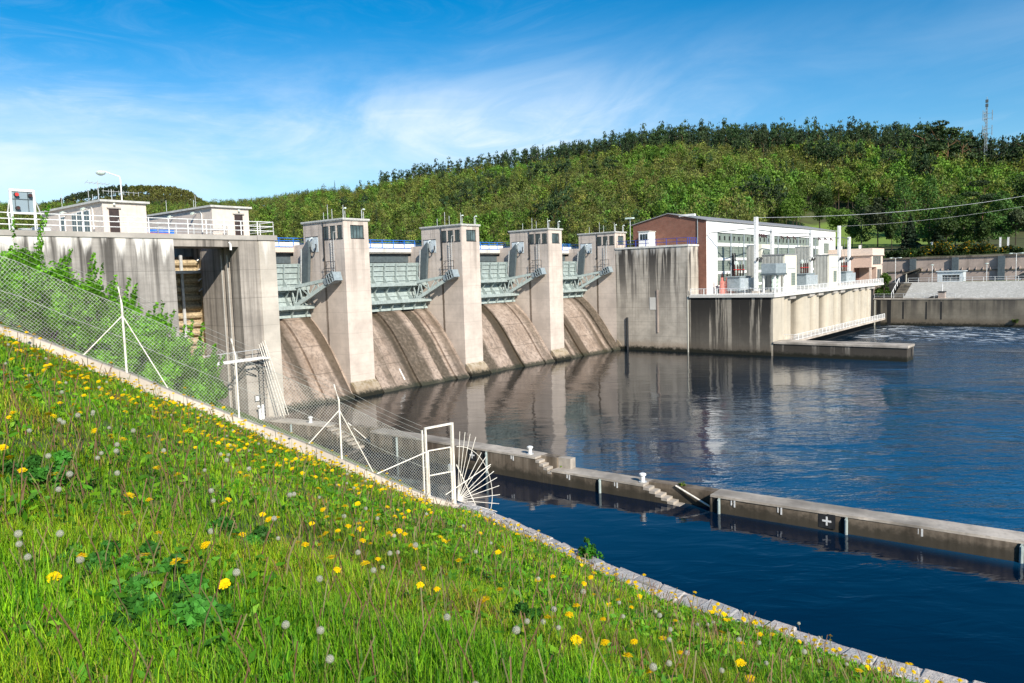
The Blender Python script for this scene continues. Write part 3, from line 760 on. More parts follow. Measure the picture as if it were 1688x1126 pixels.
# ================================================================== abutment wall and powerhouse base
AX = 108.89
t = thing('abutment_wall', 'tall concrete wall with long black rain streaks, between dam and powerhouse', 'wall', (AX, 60, 0))
MB().box(AX+.02, 112.5, 53.25, 66.47, -2, 16.72).box(AX+PW+.03, 116, 66.47, 83, -2, 16.72).box(112.5, 116, 65.2, 66.47, -2, 16.72).build('wall', M['abut'], t)
MB().box(AX-.10, 112.55, 53.12, 66.4, 16.723, 17.02).build('coping', M['cap'], t)
MB().box(AX-.03, AX+.019, 59.0, 60.1, 6.7, 8.7).build('patch', M['cap'], t)
MB().box(AX-.10, AX+.019, 58.55, 58.8, 3.0, 9.9).build('rust_channel', M['retain'], t)
MB().tube([(AX-.10, 64.3, -.5), (AX-.10, 64.3, 5.4)], .18, 6).build('pipe', M['black_metal'], t)
MB().box(AX-.04, AX+.019, 53.26, 53.42, -.5, 9.0).build('gauge_strip', M['creamwall'], t)
t = thing('railing', 'dark blue railing on top of the tall streaked wall', 'railing', (AX, 60, 17))
r_ = MB()
for z in (17.5, 18.05): r_.tube([(AX+.2, 66.2, z), (AX+.2, 53.4, z)], .04, 5); r_.tube([(AX+.2, 53.4, z), (112.3, 53.4, z)], .04, 5)
r_.build('rail', M['navy'], t)
posts([(AX+.2, y, 17.02) for y in np.arange(53.4, 66.3, 1.85)]+[(x, 53.4, 17.02) for x in np.arange(AX+.9, 112.4, .8)], 1.08, .06, M['navy'], t)
t = thing('shed', 'small white hut with three narrow windows against the brick gable', 'shed', (111.3, 61.5, 17))
s_ = MB().box(110.5, 112.6, 60.95, 62.9, 17.0, 19.45)
s_.build('wall', M['whitewall'], t, bevel=.03)
MB().box(110.4, 112.7, 60.85, 63.0, 19.453, 19.58).build('roof', M['rooflt'], t)
for k in range(3): MB().box(110.44, 110.497, 61.25+k*.48, 61.58+k*.48, 18.15, 19.1).build('window', M['glass'], t)

# draft tube block under the transformer deck
t = thing('draft_tube_block', 'powerhouse substructure, black stained end wall and row of cream bays', 'wall', (AX, 40, 0))
MB().box(AX, 112.9, 40.1, 53.1, -2, 8.62).build('stained_wall', M['black'], t)
MB().box(AX+.02, 113.55, 39.85, 40.095, -2, 8.6).build('end_pilaster', M['cream'], t)
MB().box(112.95, 172, 45.6, 52.9, -2, 8.6).build('back_wall', M['cream'], t)
fins = [117.65, 126.9, 131.5, 139.8, 144.2, 152.9, 157.5, 161.9, 165.2]
edges = [113.25]+fins
for i, (p, q) in enumerate(zip(edges[:-1], edges[1:])):
    wd_ = (q-p)*(.44 if q-p > 6 else .56); rx = wd_*.38; th = np.linspace(0, PI/2, 8)
    plan = [(q-wd_, 45.59)]+[(q-wd_+rx*(1-math.cos(a_)), 41.5-1.2*math.sin(a_)) for a_ in th]+[(q, 40.3), (q, 45.59)]
    MB().prism(plan, 1.86, 8.45, 'z').build('rounded_pier', M['cream'], t)
MB().box(fins[-1]+.3, 172, 41.5, 45.59, -2, 8.45).build('dark_opening', M['dark'], t)
for x in fins: MB().box(x-1.3, x+1.3, 39.9, 45.5, 8.05, 8.59).build('corbel', M['deck'], t)
for x in (123, 135, 148): MB().box(x-.25, x+.25, 45.50, 45.597, 2.2, 3.9).build('hatch', M['gatedk'], t)
MB().box(AX-.22, 172.4, 39.55, 53.0, 8.63, 9.0).build('deck_slab', M['cap'], t)
MB().box(113.6, 168.5, 38.3, 45.5, 1.55, 1.85).build('walkway_slab', M['kerb'], t)
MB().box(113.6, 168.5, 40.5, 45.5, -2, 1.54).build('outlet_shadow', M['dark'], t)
# railings
def rail_run(pts, h, step, rails, mat, t, r=.035, bars=0):
    r_ = MB(); pl_ = []
    for p, q in zip(pts[:-1], pts[1:]):
        p = np.array(p, float); q = np.array(q, float); L = np.linalg.norm(q-p)
        for f in rails: r_.tube([p+(0, 0, h*f), q+(0, 0, h*f)], r, 5)
        n = max(1, int(L/step))
        for k in range(n+1): pl_.append(tuple(p+(q-p)*k/n))
        if bars:
            nb = int(L/bars)
            for k in range(nb): s_ = p+(q-p)*(k+.5)/nb; r_.bar(s_+(0, 0, h*.12), s_+(0, 0, h*.96), .025)
    r_.build('rail', mat, t); posts(pl_, h, r*1.25, mat, t)
t = thing('railing', 'long white balustrade along the edge of the transformer deck', 'railing', (AX, 40, 9))
rail_run([(AX-.1, 52.8, 9.0), (AX-.1, 39.7, 9.0), (172.3, 39.7, 9.0)], 1.02, 1.9, (.1, .97), M['white'], t, .045, .24)
t = thing('railing', 'low white balustrade on the walkway just above the foaming outlets', 'railing', (114, 38.4, 1.85))
rail_run([(113.7, 40.2, 1.86), (113.7, 38.4, 1.86), (168.4, 38.4, 1.86)], .95, 1.9, (.1, .97), M['white'], t, .045, .24)

t = thing('jetty', 'low dark concrete pier wall reaching into the river from the powerhouse', 'jetty', (110.7, 31, 0))
MB().box(AX, 112.6, 22.0, 39.8, -2, 1.78).build('wall', M['jetty'], t, bevel=.06)
MB().box(AX-.12, 112.72, 21.9, 39.83, 1.783, 2.12).build('coping', M['guidetop'], t, bevel=.04)
MB().box(110.9, 111.3, 21.93, 21.99, .5, 1.6).build('ladder_recess', M['dark'], t)

# ================================================================== powerhouse
t = thing('powerhouse', 'long powerhouse hall with brick gable and white panelled front', 'building', (147, 58, 9))
X0, X1, Y0, Y1, YR = 112.75, 181.5, 52.0, 65.2, 58.6; ZE, ZR = 20.75, 22.25
MB().prism([(Y0+.3, 9.0), (Y0+.3, ZE), (YR, ZR-.05), (Y1, ZE), (Y1, 9.0)], X0, X0+.4).build('gable_wall', M['brick'], t)
MB().box(X0+.41, X1, Y0+3, Y1, 9, ZE-.1).build('wall', M['whitewall'], t)
MB().box(X0+.15, 117.0, Y0, Y0+2.99, 9.0, ZE-.02).build('white_corner', M['whitewall'], t)
MB().box(X0, X0+.149, Y0-.003, Y0+.299, 9.0, ZE-.02).build('brick_return', M['brick'], t)
MB().box(117.01, X1, Y0+.02, Y0+2.99, 18.95, ZE-.02).build('fascia_band', M['whitewall'], t)
MB().box(170.0, X1, Y0+.03, Y0+2.98, 9.0, 18.94).build('white_bay', M['whitewall'], t)
MB().box(117.01, 169.9, Y0+.35, Y0+2.98, 9.0, 18.94).build('panel_wall', M['louvre'], t)
for z0, z1 in ((16.75, 17.3), (14.4, 14.85), (12.15, 12.6), (9.9, 10.3)):
    MB().box(117.02, 169.9, Y0+.22, Y0+.348, z0, z1).build('white_band', M['whitewall'], t)
MB().box(117.02, 169.9, Y0+.24, Y0+.347, 17.31, 18.93).build('panel_strip', M['panel'], t)
for k in range(26):
    x = 118.2+k*1.98; MB().box(x, x+.5, Y0+.20, Y0+.239, 17.75, 18.45).build('window', M['dark'], t)
for k in range(10):
    x = 117.2+k*5.6; MB().box(x-.14, x+.14, Y0+.08, Y0+.219, 9.0, 18.93).build('mullion', M['grey'], t)
MB().box(123.2, 124.9, Y0+.16, Y0+.218, 9.0, 15.6).build('tall_door', M['dark'], t)
for z in (13.8, 16.9): MB().box(173.0, 176.6, Y0-.02, Y0+.028, z-1.2, z+1.1).build('grey_window', M['louvre'], t)
MB().prism([(Y0-.25, ZE), (YR, ZR), (Y1+.25, ZE), (Y1+.25, ZE+.12), (YR, ZR+.12), (Y0-.25, ZE+.12)], X0-.25, X1+.3).build('roof', M['roof'], t)
MB().box(X0-.2, X0+.4, 53.9, 56.6, 21.6, 21.95).build('roof_light', M['whitewall'], t)
MB().tube([(X0-.1, 53.4, 17.2), (X0-.1, 53.4, 21.3), (X0-.1, 53.9, 21.6)], .07, 6).build('drainpipe', M['grey'], t)
MB().box(X1+.01, X1+.06, Y0+.3, Y1, 9, ZE-.1).build('end_wall', M['brick'], t)
t = thing('lamp', 'pale floodlight on a mast at the left corner of the brick gable', 'lamp', (X0-.3, 65.6, 17))
MB().tube([(X0-.3, 65.6, 17), (X0-.3, 65.6, 21.9)], .06, 6).build('pole', M['galv'], t)
MB().box(X0-.6, X0+.1, 65.0, 66.4, 21.9, 22.15).build('lamp_head', M['porcelain'], t)

# corrugated transformer houses in front of the hall
def annex(xa, xb, ya, yb, z1, label, vent=True):
    t = thing('transformer_house', label, 'outbuilding', ((xa+xb)/2, ya, 9), 'transformer houses on the deck')
    MB().box(xa, xa+.2, ya+.25, yb, 9.0, z1).build('side_wall', M['corr'], t)
    MB().box(xa+.201, xb, ya, ya+.24, 9.0, z1).build('front_wall', M['creamwall'], t)
    MB().box(xb-.2, xb, ya+.241, yb, 9.0, z1).build('side_wall', M['corr'], t)
    MB().box(xa-.1, xb+.1, ya-.1, yb, z1+.001, z1+.16).build('roof', M['roof'], t)
    if vent: MB().box(xb-2.6, xb-.7, ya-.04, ya-.002, 9.9, 12.0).build('vent', M['louvre'], t)
    MB().box(xa+1.5, xb-.6, ya-.05, ya-.001, z1-2.3, z1-2.2).build('ledge', M['grey'], t)
annex(122.5, 128.4, 43.0, 46.7, 14.95, 'nearer cream fronted transformer house with ribbed side, between two portal poles')
annex(146.0, 151.6, 43.0, 45.7, 14.95, 'farther cream fronted transformer house with ribbed side, by the twin poles')
t = thing('fire_wall', 'ribbed grey fire wall behind the first portal pole', 'wall', (122.2, 48, 9))
MB().box(122.0, 122.35, 47.4, 49.1, 9, 16.7).build('sheet', M['corr'], t); MB().box(121.95, 122.4, 47.35, 49.15, 16.701, 16.8).build('cap', M['grey'], t)
t = thing('fire_wall', 'ribbed grey fire wall beside the middle portal pole', 'wall', (144.6, 47, 9))
MB().box(144.4, 144.75, 46.0, 48.7, 9, 16.6).build('sheet', M['corr'], t); MB().box(144.35, 144.8, 45.95, 48.75, 16.601, 16.7).build('cap', M['grey'], t)
for (xa, lb) in ((133.5, 'left cream wall cabinet with a small vent high on the hall front'), (157.0, 'right cream wall cabinet with a small vent high on the hall front')):
    t = thing('wall_cabinet', lb, 'cabinet', (xa+2.7, 51.4, 14.9), 'cream wall cabinets')
    MB().box(xa, xa+5.4, 50.9, 51.98, 14.9, 17.2).build('housing', M['creamwall'], t, bevel=.03)
    MB().box(xa+.5, xa+4.9, 50.85, 50.897, 15.1, 16.2).build('vent', M['louvre'], t)

def transformer(x, y, label, n=4):
    t = thing('transformer', label, 'transformer', (x, y, 9.0), 'transformers on the powerhouse deck')
    MB().box(x-2.2, x+2.2, y-1.1, y+1.1, 9.4, 11.6).build('tank', M['grey'], t, bevel=.06)
    f = MB()
    for k in range(11): f.box(x-2.1+k*.4, x-2.04+k*.4, y-1.75, y-1.12, 9.6, 11.4)
    f.build('radiator', M['greylt'], t)
    MB().box(x-2.4, x+2.4, y-1.2, y+1.2, 11.601, 11.75).build('cover', M['grey'], t)
    for k in range(n):
        xx = x-1.7+k*3.4/(n-1)
        prof = [(.10, 0)]
        for i in range(7): prof += [(.10, .1+i*.24), (.24, .16+i*.24), (.10, .24+i*.24)]
        bsh = MB().lathe((xx, y, 11.75), prof+[(.06, 1.9)], 8).build('bushing', M['maroon'], t)
        MB().lathe((xx, y, 12.75), [(.26, 0), (.26, .10)], 8).build('red_ring', M['red'], bsh)
        MB().lathe((xx, y, 13.66), [(.07, 0), (.07, .5)], 6).build('terminal', M['galv'], bsh)
    MB().lathe((x+.55, y+.6, 12.0), [(.3, 0), (.34, .3), (.34, 1.9), (.2, 2.2)], 10).build('conservator', M['porcelain'], t)
    return t
T0 = transformer(117.6, 48.6, 'nearest transformer with brown bushings, left of the first portal pole')
dup(T0, (138.5, 45.0, 9.0), 'middle transformer with brown bushings, between the two transformer houses')
dup(T0, (163.0, 45.0, 9.0), 'farthest transformer with brown bushings, right of the twin portal poles')
for k, (x, y, lb) in enumerate([(114.9, 50.3, 'leftmost salmon insulator post next to the white hall corner'), (116.7, 50.2, 'middle salmon insulator post of the three by the hall'),
                                (118.6, 50.1, 'rightmost and nearest salmon insulator post of the three')]):
    if k == 0:
        t = thing('insulator_post', lb, 'insulator', (x, y, 9), 'salmon insulator posts')
        MB().lathe((x, y, 9), [(.42, 0), (.42, 1.1), (.36, 1.15), (.36, 2.0), (.2, 2.05), (.2, 2.6)], 10).build('column', M['salmon'], t)
        MB().lathe((x, y, 11.6), [(.1, 0), (.2, .1), (.1, .2), (.2, .3), (.1, .4), (.05, .9)], 8).build('terminal', M['maroon'], t)
        ip = t
    else: dup(ip, (x, y, 9), lb)
t = thing('switch_cabinet', 'pale blue switchgear cabinet raised on legs by the portal pole', 'cabinet', (119.5, 43.6, 9))
MB().box(117.2, 121.8, 42.4, 44.8, 12.0, 13.6).build('housing', M['grey'], t, bevel=.05)
MB().box(117.1, 121.9, 42.3, 44.9, 11.75, 11.999).build('base_frame', M['gatedk'], t)
for (x, y) in ((117.5, 42.7), (121.5, 42.7), (117.5, 44.5), (121.5, 44.5), (119.5, 42.7)):
    MB().box(x-.12, x+.12, y-.12, y+.12, 9.0, 11.749).build('leg', M['white'], t)
for x in (118.3, 119.2, 120.4): MB().lathe((x, 43.3, 9.4), [(.2, 0), (.28, .2), (.2, .5), (.28, .8), (.2, 1.1), (.28, 1.5), (.15, 2.3)], 8).build('insulator', M['porcelain'], t)

# portal structure carrying the busbars
PPOS = [(117.2, 45.6, 21.0, 'tallest white portal pole, nearest of the row on the deck', 1), (129.0, 47.4, 19.6, 'second white portal pole, behind the nearer transformer house', 0),
        (145.2, 46.0, 19.7, 'third white portal pole, standing between both transformer houses', 0), (159.5, 45.0, 20.9, 'fourth white portal pole, tall one of the right hand pair', 1),
        (168.8, 45.6, 18.9, 'last short white portal pole before the pink house', 0)]
for x, y, z1, lb, tall in PPOS:
    t = thing('portal_pole', lb, 'pole', (x, y, 9), 'white portal poles on the deck')
    MB().box(x-.34, x+.34, y-.26, y+.26, 9.0, z1).build('post', M['white'], t, bevel=.04)
    MB().box(x-.6, x+.6, y-.5, y+.5, 9.0, 9.35).build('footing', M['kerb'], t)
    lf = MB()
    for s in (-1, 1): lf.bar((x+s*.42, y-.3, 14.1), (x+s*.95, y-.6, 14.5), .22, .3)
    lf.build('floodlight', M['black_metal'], t)
t = thing('busbar_portal', 'grey steel beams with insulator strings carried by the white poles', 'portal', (140, 46, 18))
b1 = MB()
for (p, q) in (((112.9, 51.6, 18.7), (117.2, 45.6, 19.3)), ((117.2, 45.6, 19.0), (129, 47.4, 19.1)), ((129, 47.4, 18.9), (145.2, 46, 19.0)),
               ((145.2, 46, 18.3), (159.5, 45, 18.5)), ((159.5, 45, 18.7), (168.8, 45.6, 18.5)), ((129, 47.4, 18.6), (131, 51.9, 18.6)), ((145.2, 46, 18.6), (147, 51.9, 18.6))):
    p = np.array(p, float); q = np.array(q, float)
    b1.bar(p, q, .14)
b1.build('beam', M['gatedk'], t)
for (x, y) in ((119.5, 46), (121, 46.2), (122.5, 46.4), (132.5, 47.1), (135, 46.9), (137.5, 46.7), (149, 45.8), (152, 45.6), (155, 45.4)):
    for s in (-1, 1): MB().tube([(x, y, 18.45), (x+s*.7, y-.3, 17.9)], .09, 6).build('insulator_string', M['maroon'], t)
b3 = MB()
for (x, y, zb) in ((119.5, 46, 14.1), (116.0, 48.6, 14.1), (118, 48.6, 14.1), (137, 45, 14), (138.5, 45, 14), (140, 45, 14), (162, 45, 14), (164, 45, 14)):
    b3.tube([(x, y, zb), (x+.3, y+.4, 16.2), (x+.9, y+.3, 18.1)], .035, 4)
b3.build('wire', M['gatedk'], t)
def power_line(name, label, pts, r=.045):
    o = MB(); p = np.array(pts[0], float); q = np.array(pts[1], float); n = 24; sag = pts[2]
    o.tube([p+(q-p)*k/n-np.array([0, 0, sag*4*(k/n)*(1-k/n)]) for k in range(n+1)], r, 4)
    _set(o.build(name, M['galv'], loc=tuple(p)), label, 'power line', 'power lines to the hillside')
power_line('power_line', 'upper pale wire rising from the tallest portal pole to the right', [(117.3, 45.6, 20.9), tuple(at(1720, 317, 190)), 1.2], .032)
power_line('power_line', 'lower thin wire rising from the twin portal poles to the right', [(159.5, 45, 20.8), tuple(at(1720, 334, 205)), .8], .017)

# pink office house at the end of the deck
t = thing('office_house', 'two storey pink house with flat parapet roof beyond the transformers', 'house', (180, 46, 9))
PA, PB, YA, YB = 176.3, 185.9, 43.0, 58.0
w_ = MB(); w_.box(PA, PB, YA, YB, 12.35, 15.1); w_.box(PA, PB, YA+3.6, YB, 8, 12.349); w_.box(PA+4.2, PB, YA, YA+3.59, 8, 12.349)
w_.build('wall', M['pink'], t)
MB().box(PA+.02, PB-.02, YA-.04, YA-.003, 12.4, 15.05).box(PA+4.22, PB-.02, YA-.04, YA-.003, 8, 12.38).build('sunlit_front', M['pinklt'], t)  # paler pink puts the sunlight on this side into the colour
MB().box(PA-.25, PB+.25, YA-.25, YB+.2, 15.101, 16.5).build('parapet', M['pinklt'], t)
MB().box(PA-.35, PB+.35, YA-.35, YB+.3, 14.95, 15.10).build('cornice', M['pinklt'], t)
MB().box(PA+.05, PA+.45, YA+.05, YA+.45, 8, 12.345).build('corner_column', M['pinklt'], t)
MB().box(PA-.02, PA+4.19, YA+3.55, YA+3.597, 8.2, 12.2).build('brick_porch', M['brickx'], t)
for k in range(4): MB().box(PA+1.2+k*1.7, PA+2.5+k*1.7, YA-.09, YA-.041, 12.95, 14.75).build('window', M['glassc'], t)
for k in range(2): MB().box(PA+4.9+k*1.7, PA+6.2+k*1.7, YA-.09, YA-.041, 9.4, 11.9).build('window', M['glassc'], t)
for (y0, y1, z0, z1) in ((47.4, 48.3, 12.9, 14.6), (52.0, 52.9, 12.9, 14.6), (47.9, 48.4, 10.2, 11.5), (49.4, 49.9, 10.2, 11.5)):
    wf = MB().box(PA-.05, PA-.003, y0-.1, y1+.1, z0-.1, z1+.1).build('window', M['whitewall'], t)
    MB().box(PA-.07, PA-.051, y0, y1, z0, z1).build('pane', M['glass'], wf)
for y in (46, 50, 54): MB().box(PA+3, PA+3.4, y, y+.4, 16.501, 17.3).build('vent_pipe', M['whitewall'], t)

# ================================================================== lock head
t = thing('lock_portal', 'stained concrete lock head with tall opening, left of the spillways', 'wall', (31, 56.4, 0))
LY = 56.4
MB().box(-60, 28.3, LY, 76, -2, 16.55).build('left_wall', M['lock'], t)
p_ = MB().box(35.6, 37.1, LY+6.2, 76, -2, 16.55)
# inner face carries two upright stop-log grooves
for a, c in ((0, 1.35), (1.8, 2.3), (2.75, 6.199)): p_.box(33.72, 37.1, LY+a, LY+c, -2, 16.55)
for a, c in ((1.35, 1.8), (2.3, 2.75)): p_.box(34.15, 37.1, LY+a+.001, LY+c-.001, -2, 16.55)
p_.build('right_pier', M['lockp'], t)
MB().box(35.55, 37.13, LY-.06, LY-.003, -2, 16.5).build('pale_strip', M['strip'], t)
MB().box(28.301, 33.719, LY+.01, LY+3.3, 15.98, 16.55).build('lintel', M['lockp'], t)
MB().box(-60, 35.4, LY-.08, LY+3.4, 16.553, 16.92).build('coping', M['deck'], t)
MB().box(35.42, 37.3, LY-.16, LY+3.4, 16.553, 16.98).build('coping', M['deck'], t)
MB().box(-60, 28.2, LY+3.401, 76, 16.553, 16.9).box(35.7, 37.1, LY+3.401, 76, 16.553, 16.9).build('deck', M['deck'], t)
MB().box(33.69, 33.719, LY+1.80, LY+1.92, -1, 15.4).box(33.69, 33.719, LY+2.75, LY+2.86, -1, 15.4).build('groove_edge', M['cap'], t)
MB().tube([(32.9, LY-.04, 16.3), (32.9, LY-.2, 16.2), (32.9, LY-.2, 15.7)], .09, 8).build('deck_drain', M['white'], t)
MB().box(28.301, 35.59, 67.5, 69, 6, 15.6).build('rear_wall', M['lockp'], t)

t = thing('lock_gate', 'timber and steel lock gate standing closed deep inside the opening', 'gate', (31, 64.2, 1))
MB().box(28.31, 35.3, 64.6, 64.8, .5, 15.0).build('plate', M['timber'], t)
f = MB()
for z in np.arange(.9, 15.3, .78): f.tube([(28.32, 64.45, z), (34.4, 64.45, z)], .27, 8)
f.build('timber_beam', M['timber'], t)
f = MB()
for x in (29.2, 31.0, 32.7): f.box(x-.11, x+.11, 64.0, 64.17, .5, 15.6)
f.bar((28.6, 64.05, 12.0), (31, 64.05, 14.2), .14).bar((33.0, 64.05, 9.0), (31, 64.05, 7.0), .16)
f.build('steel_brace', M['galv'], t)
MB().box(28.31, 34.6, 63.6, 64.3, 14.0, 14.25).build('top_beam', M['galv'], t)
MB().box(34.4, 35.0, 63.8, 64.55, .5, 15.2).build('heel_post', M['timber'], t)
f = MB(); [f.tube([(34.0+.4*(k % 2), 63.75, z), (34.7, 63.75, z+.5)], .06, 5) for k, z in enumerate(np.arange(12.4, 15.2, .45))]
f.build('hoist_linkage', M['white'], t)

def control_house(xa, xb, ya, yb, z1, label, windows, door):
    t = thing('control_house', label, 'house', ((xa+xb)/2, ya, 16.9), 'control houses on the lock deck')
    MB().box(xa, xb, ya, yb, 16.9, z1).build('wall', M['houseplaster'], t)
    MB().box(xa-.22, xb+.22, ya-.22, yb+.2, z1+.002, z1+.16).build('roof', M['rooflt'], t)
    d = MB().box(door[0], door[1], ya-.03, ya-.002, 16.92, 18.86).build('door', M['brown'], t)
    MB().tube([(door[1]-.12, ya-.08, 17.9), (door[1]-.12, ya-.08, 18.05)], .03, 6).build('handle', M['galv'], d)
    MB().box(door[0]-.14, door[1]+.14, ya-.12, ya-.002, 18.87, 18.97).build('door_lintel', M['deck'], t)
    MB().lathe(((door[0]+door[1])/2, ya-.14, 19.08), [(.03, .2), (.09, .16), (.10, .04), (.04, 0)], 8).build('door_lamp', M['porcelain'], t)
    for y0, y1, z0, z1w in windows:
        f = MB().box(xa-.06, xa-.002, y0-.08, y1+.08, z0-.08, z1w+.08).build('window', M['whitewall'], t)
        g_ = MB().box(xa-.08, xa-.061, y0, (y0+y1)/2-.04, z0, z1w).box(xa-.08, xa-.061, (y0+y1)/2+.04, y1, z0, z1w).build('pane', M['glass'], f)
    MB().tube([(xa-.1, ya+1.5, 17.4), (xa-.1, ya+1.5, z1-.5), (xa-.02, ya+1.9, z1-.2)], .05, 6).build('downpipe', M['white'], t)
    for y in (ya+2.5, ya+6.5):
        l_ = MB().bar((xa-.05, y, z1-.35), (xa-.35, y, z1-.28), .06).build('wall_lamp', M['galv'], t)
        MB().bar((xa-.3, y, z1-.3), (xa-.55, y-.1, z1-.42), .18, .14).build('lamp_head', M['porcelain'], l_)
    for k, (dx, dy) in enumerate(((.5, 3.5), (2.2, 7), (.4, 8.5))): MB().tube([(xa+dx, ya+dy, z1+.16), (xa+dx, ya+dy, z1+1.3)], .022, 4).build('lightning_rod', M['galv'], t)
    return t
control_house(24.4, 27.62, 59.0, 71.0, 19.34, 'left control house with three tall side windows and brown door',
              [(61.3, 62.2, 17.05, 18.85), (62.7, 63.5, 17.1, 18.85), (63.75, 64.5, 17.1, 18.8), (66.1, 66.7, 17.3, 18.7)], (24.84, 25.56))
control_house(33.05, 36.42, 59.0, 70.8, 19.38, 'right control house above the lock pier, with blank side wall', [], (35.06, 35.82))
t = thing('antenna', 'television aerial with long crossbars on the left control house roof', 'antenna', (25.1, 61, 19.5))
a_ = MB().tube([(25.1, 61.2, 19.5), (25.1, 61.2, 21.15)], .03, 5)
a_.tube([(24.2, 61.0, 20.95), (26.0, 61.4, 20.95)], .02, 4)
for k in range(6): a_.tube([(24.25+k*.33, 60.7+k*.05, 21.0+.1*(k == 0)), (24.25+k*.33, 61.4+k*.05, 20.9)], .012, 4)
a_.tube([(25.5, 61.5, 20.45), (28.6, 62.1, 20.5)], .02, 4).tube([(26.2, 61.5, 19.5), (26.2, 61.5, 20.6)], .03, 5)
for k in range(8): a_.tube([(25.6+k*.42, 61.5+k*.08, 20.25), (25.6+k*.42, 61.5+k*.08, 20.6)], .012, 4)
a_.build('aerial', M['galv'], t)
t = thing('street_lamp', 'bent arm street lamp rising behind the left control house', 'street lamp', (27.0, 61.6, 16.9))
MB().tube([(27.0, 61.6, 16.9), (27.0, 61.6, 21.4), (26.95, 61.6, 21.65), (25.75, 61.6, 21.98)], .06, 6, .04).build('pole', M['white'], t)
MB().lathe((25.55, 61.6, 21.72), [(.05, .32), (.28, .24), (.36, .10), (.30, 0), (.12, -.1)], 12).build('lamp_head', M['porcelain'], t)

# deck railings, signal board
t = thing('railing', 'white three rail railing along the front of the lock deck', 'railing', (27, 56.5, 16.9))
rail_run([(14.5, 56.52, 16.92), (37.15, 56.52, 16.98), (37.15, 62.5, 16.98)], 1.12, 1.5, (.33, .66, 1.0), M['white'], t, .035)
t = thing('railing', 'inner white railing along the lock edge between the control houses', 'railing', (31, 58.5, 16.9))
rail_run([(28.1, 64.5, 16.9), (28.1, 58.3, 16.9), (33.9, 58.3, 16.9), (33.9, 66, 16.9)], 1.0, 1.3, (.33, .66, 1.0), M['galv'], t, .03)
t = thing('footbridge', 'blue footbridge girder with red stripe crossing the lock', 'bridge', (31, 65.5, 17))
MB().box(28.3, 35.5, 65.6, 65.75, 16.95, 17.9).build('girder', M['blue'], t)
MB().box(29.3, 32.6, 65.54, 65.597, 17.35, 17.6).build('red_stripe', M['red'], t)
MB().box(28.2, 35.7, 65.4, 66.6, 16.7, 16.945).build('deck', M['deck'], t)
t = thing('signal_board', 'white framed lock signal board with one lit red lamp', 'signal', (18.4, 57, 16.92))
f = MB().box(17.80, 17.93, 56.95, 57.1, 16.92, 19.66).box(19.17, 19.30, 56.95, 57.1, 16.92, 19.66).box(17.931, 19.169, 56.95, 57.1, 19.50, 19.66).box(17.931, 19.169, 56.95, 57.1, 18.02, 18.14)
f.build('frame', M['white'], t)
MB().bar((19.32, 57.05, 19.0), (19.75, 57.4, 18.0), .05).build('stay', M['white'], t); MB().bar((17.78, 57.05, 18.9), (17.72, 57.4, 17.9), .05).build('stay', M['white'], t)
gm, g_, b_ = new_mat('signal_mesh'); setc(g_, b_, 'Base Color', (.24, .31, .35)); setc(g_, b_, 'Roughness', .5)
MB().box(17.931, 19.169, 57.02, 57.04, 18.141, 19.499).build('screen', gm, t)
MB().box(18.1, 18.14, 56.98, 57.019, 18.141, 19.499).box(18.86, 18.90, 56.98, 57.019, 18.141, 19.499).box(17.931, 19.169, 56.98, 57.019, 18.98, 19.02).build('screen_bar', M['gatedk'], t)
lm, g_, b_ = new_mat('lit_red_lens'); setc(g_, b_, 'Base Color', (.6, .02, .02)); setc(g_, b_, 'Emission Color', (1, .03, .02)); setc(g_, b_, 'Emission Strength', .9)
def lens(x, z, mat):
    l_ = MB().tube([(x, 56.78, z), (x, 57.01, z)], .13, 12).build('lamp_housing', M['black_metal'], t)
    MB().tube([(x, 56.765, z), (x, 56.779, z)], .10, 12).build('lens', mat, l_)
lens(18.18, 19.28, lm); lens(18.98, 19.26, M['maroon']); lens(18.2, 18.40, M['maroon'])
for (x, y, s, lb) in ((20.4, 59.5, .5, 'small white box on the lock deck beside the left house'), (19.9, 61, .35, 'smaller pale box behind the white box on the lock deck')):
    t = thing('box', lb, 'box', (x, y, 16.9), 'boxes on the lock deck')
    MB().box(x-s, x+s, y-.3, y+.3, 16.93, 17.3).build('body', M['white'], t, bevel=.03)
    MB().box(x-s-.04, x+s+.04, y-.33, y+.33, 17.301, 17.36).build('lid', M['galv'], t)

# gangway and fittings at the lock mouth
t = thing('gangway', 'white pipe gangway with handrail crossing the lock mouth', 'gangway', (32.6, 55.6, 6.6))
MB().bar((30.2, 55.7, 6.7), (35.1, 55.7, 6.78), .2, .16).bar((30.2, 55.0, 6.7), (35.1, 55.0, 6.78), .1, .1).build('beam', M['white'], t)
r_ = MB().tube([(29.2, 55.75, 7.35), (35.0, 55.75, 7.5)], .03, 5)
for x in (29.8, 31.2, 32.6, 34.0, 35.0): r_.tube([(x, 55.75, 6.75), (x, 55.75, 7.45)], .025, 5)
r_.build('handrail', M['galv'], t)
MB().bar((34.0, 55.6, 6.5), (34.9, 56.3, 5.6), .08).bar((32.0, 55.6, 6.5), (34.6, 56.3, 5.2), .08).build('bracket', M['black_metal'], t)
t = thing('ladder', 'rusty caged ladder down the lock pier beside the gangway', 'ladder', (35.0, 56.2, 2))
l_ = MB()
for x in (34.75, 35.15): l_.tube([(x, 56.2, 1.7), (x, 56.2, 7.0)], .03, 5)
for z in np.arange(1.9, 7, .3): l_.tube([(34.75, 56.2, z), (35.15, 56.2, z)], .02, 4)
l_.build('rungs', M['black_metal'], t)
l_ = MB(); [l_.tube([(34.95+.4*math.cos(a), 56.1+.4*math.sin(a), z) for a in np.linspace(PI, 2*PI, 8)], .02, 4) for z in np.arange(3.6, 7, .6)]
l_.build('safety_cage', M['black_metal'], t)
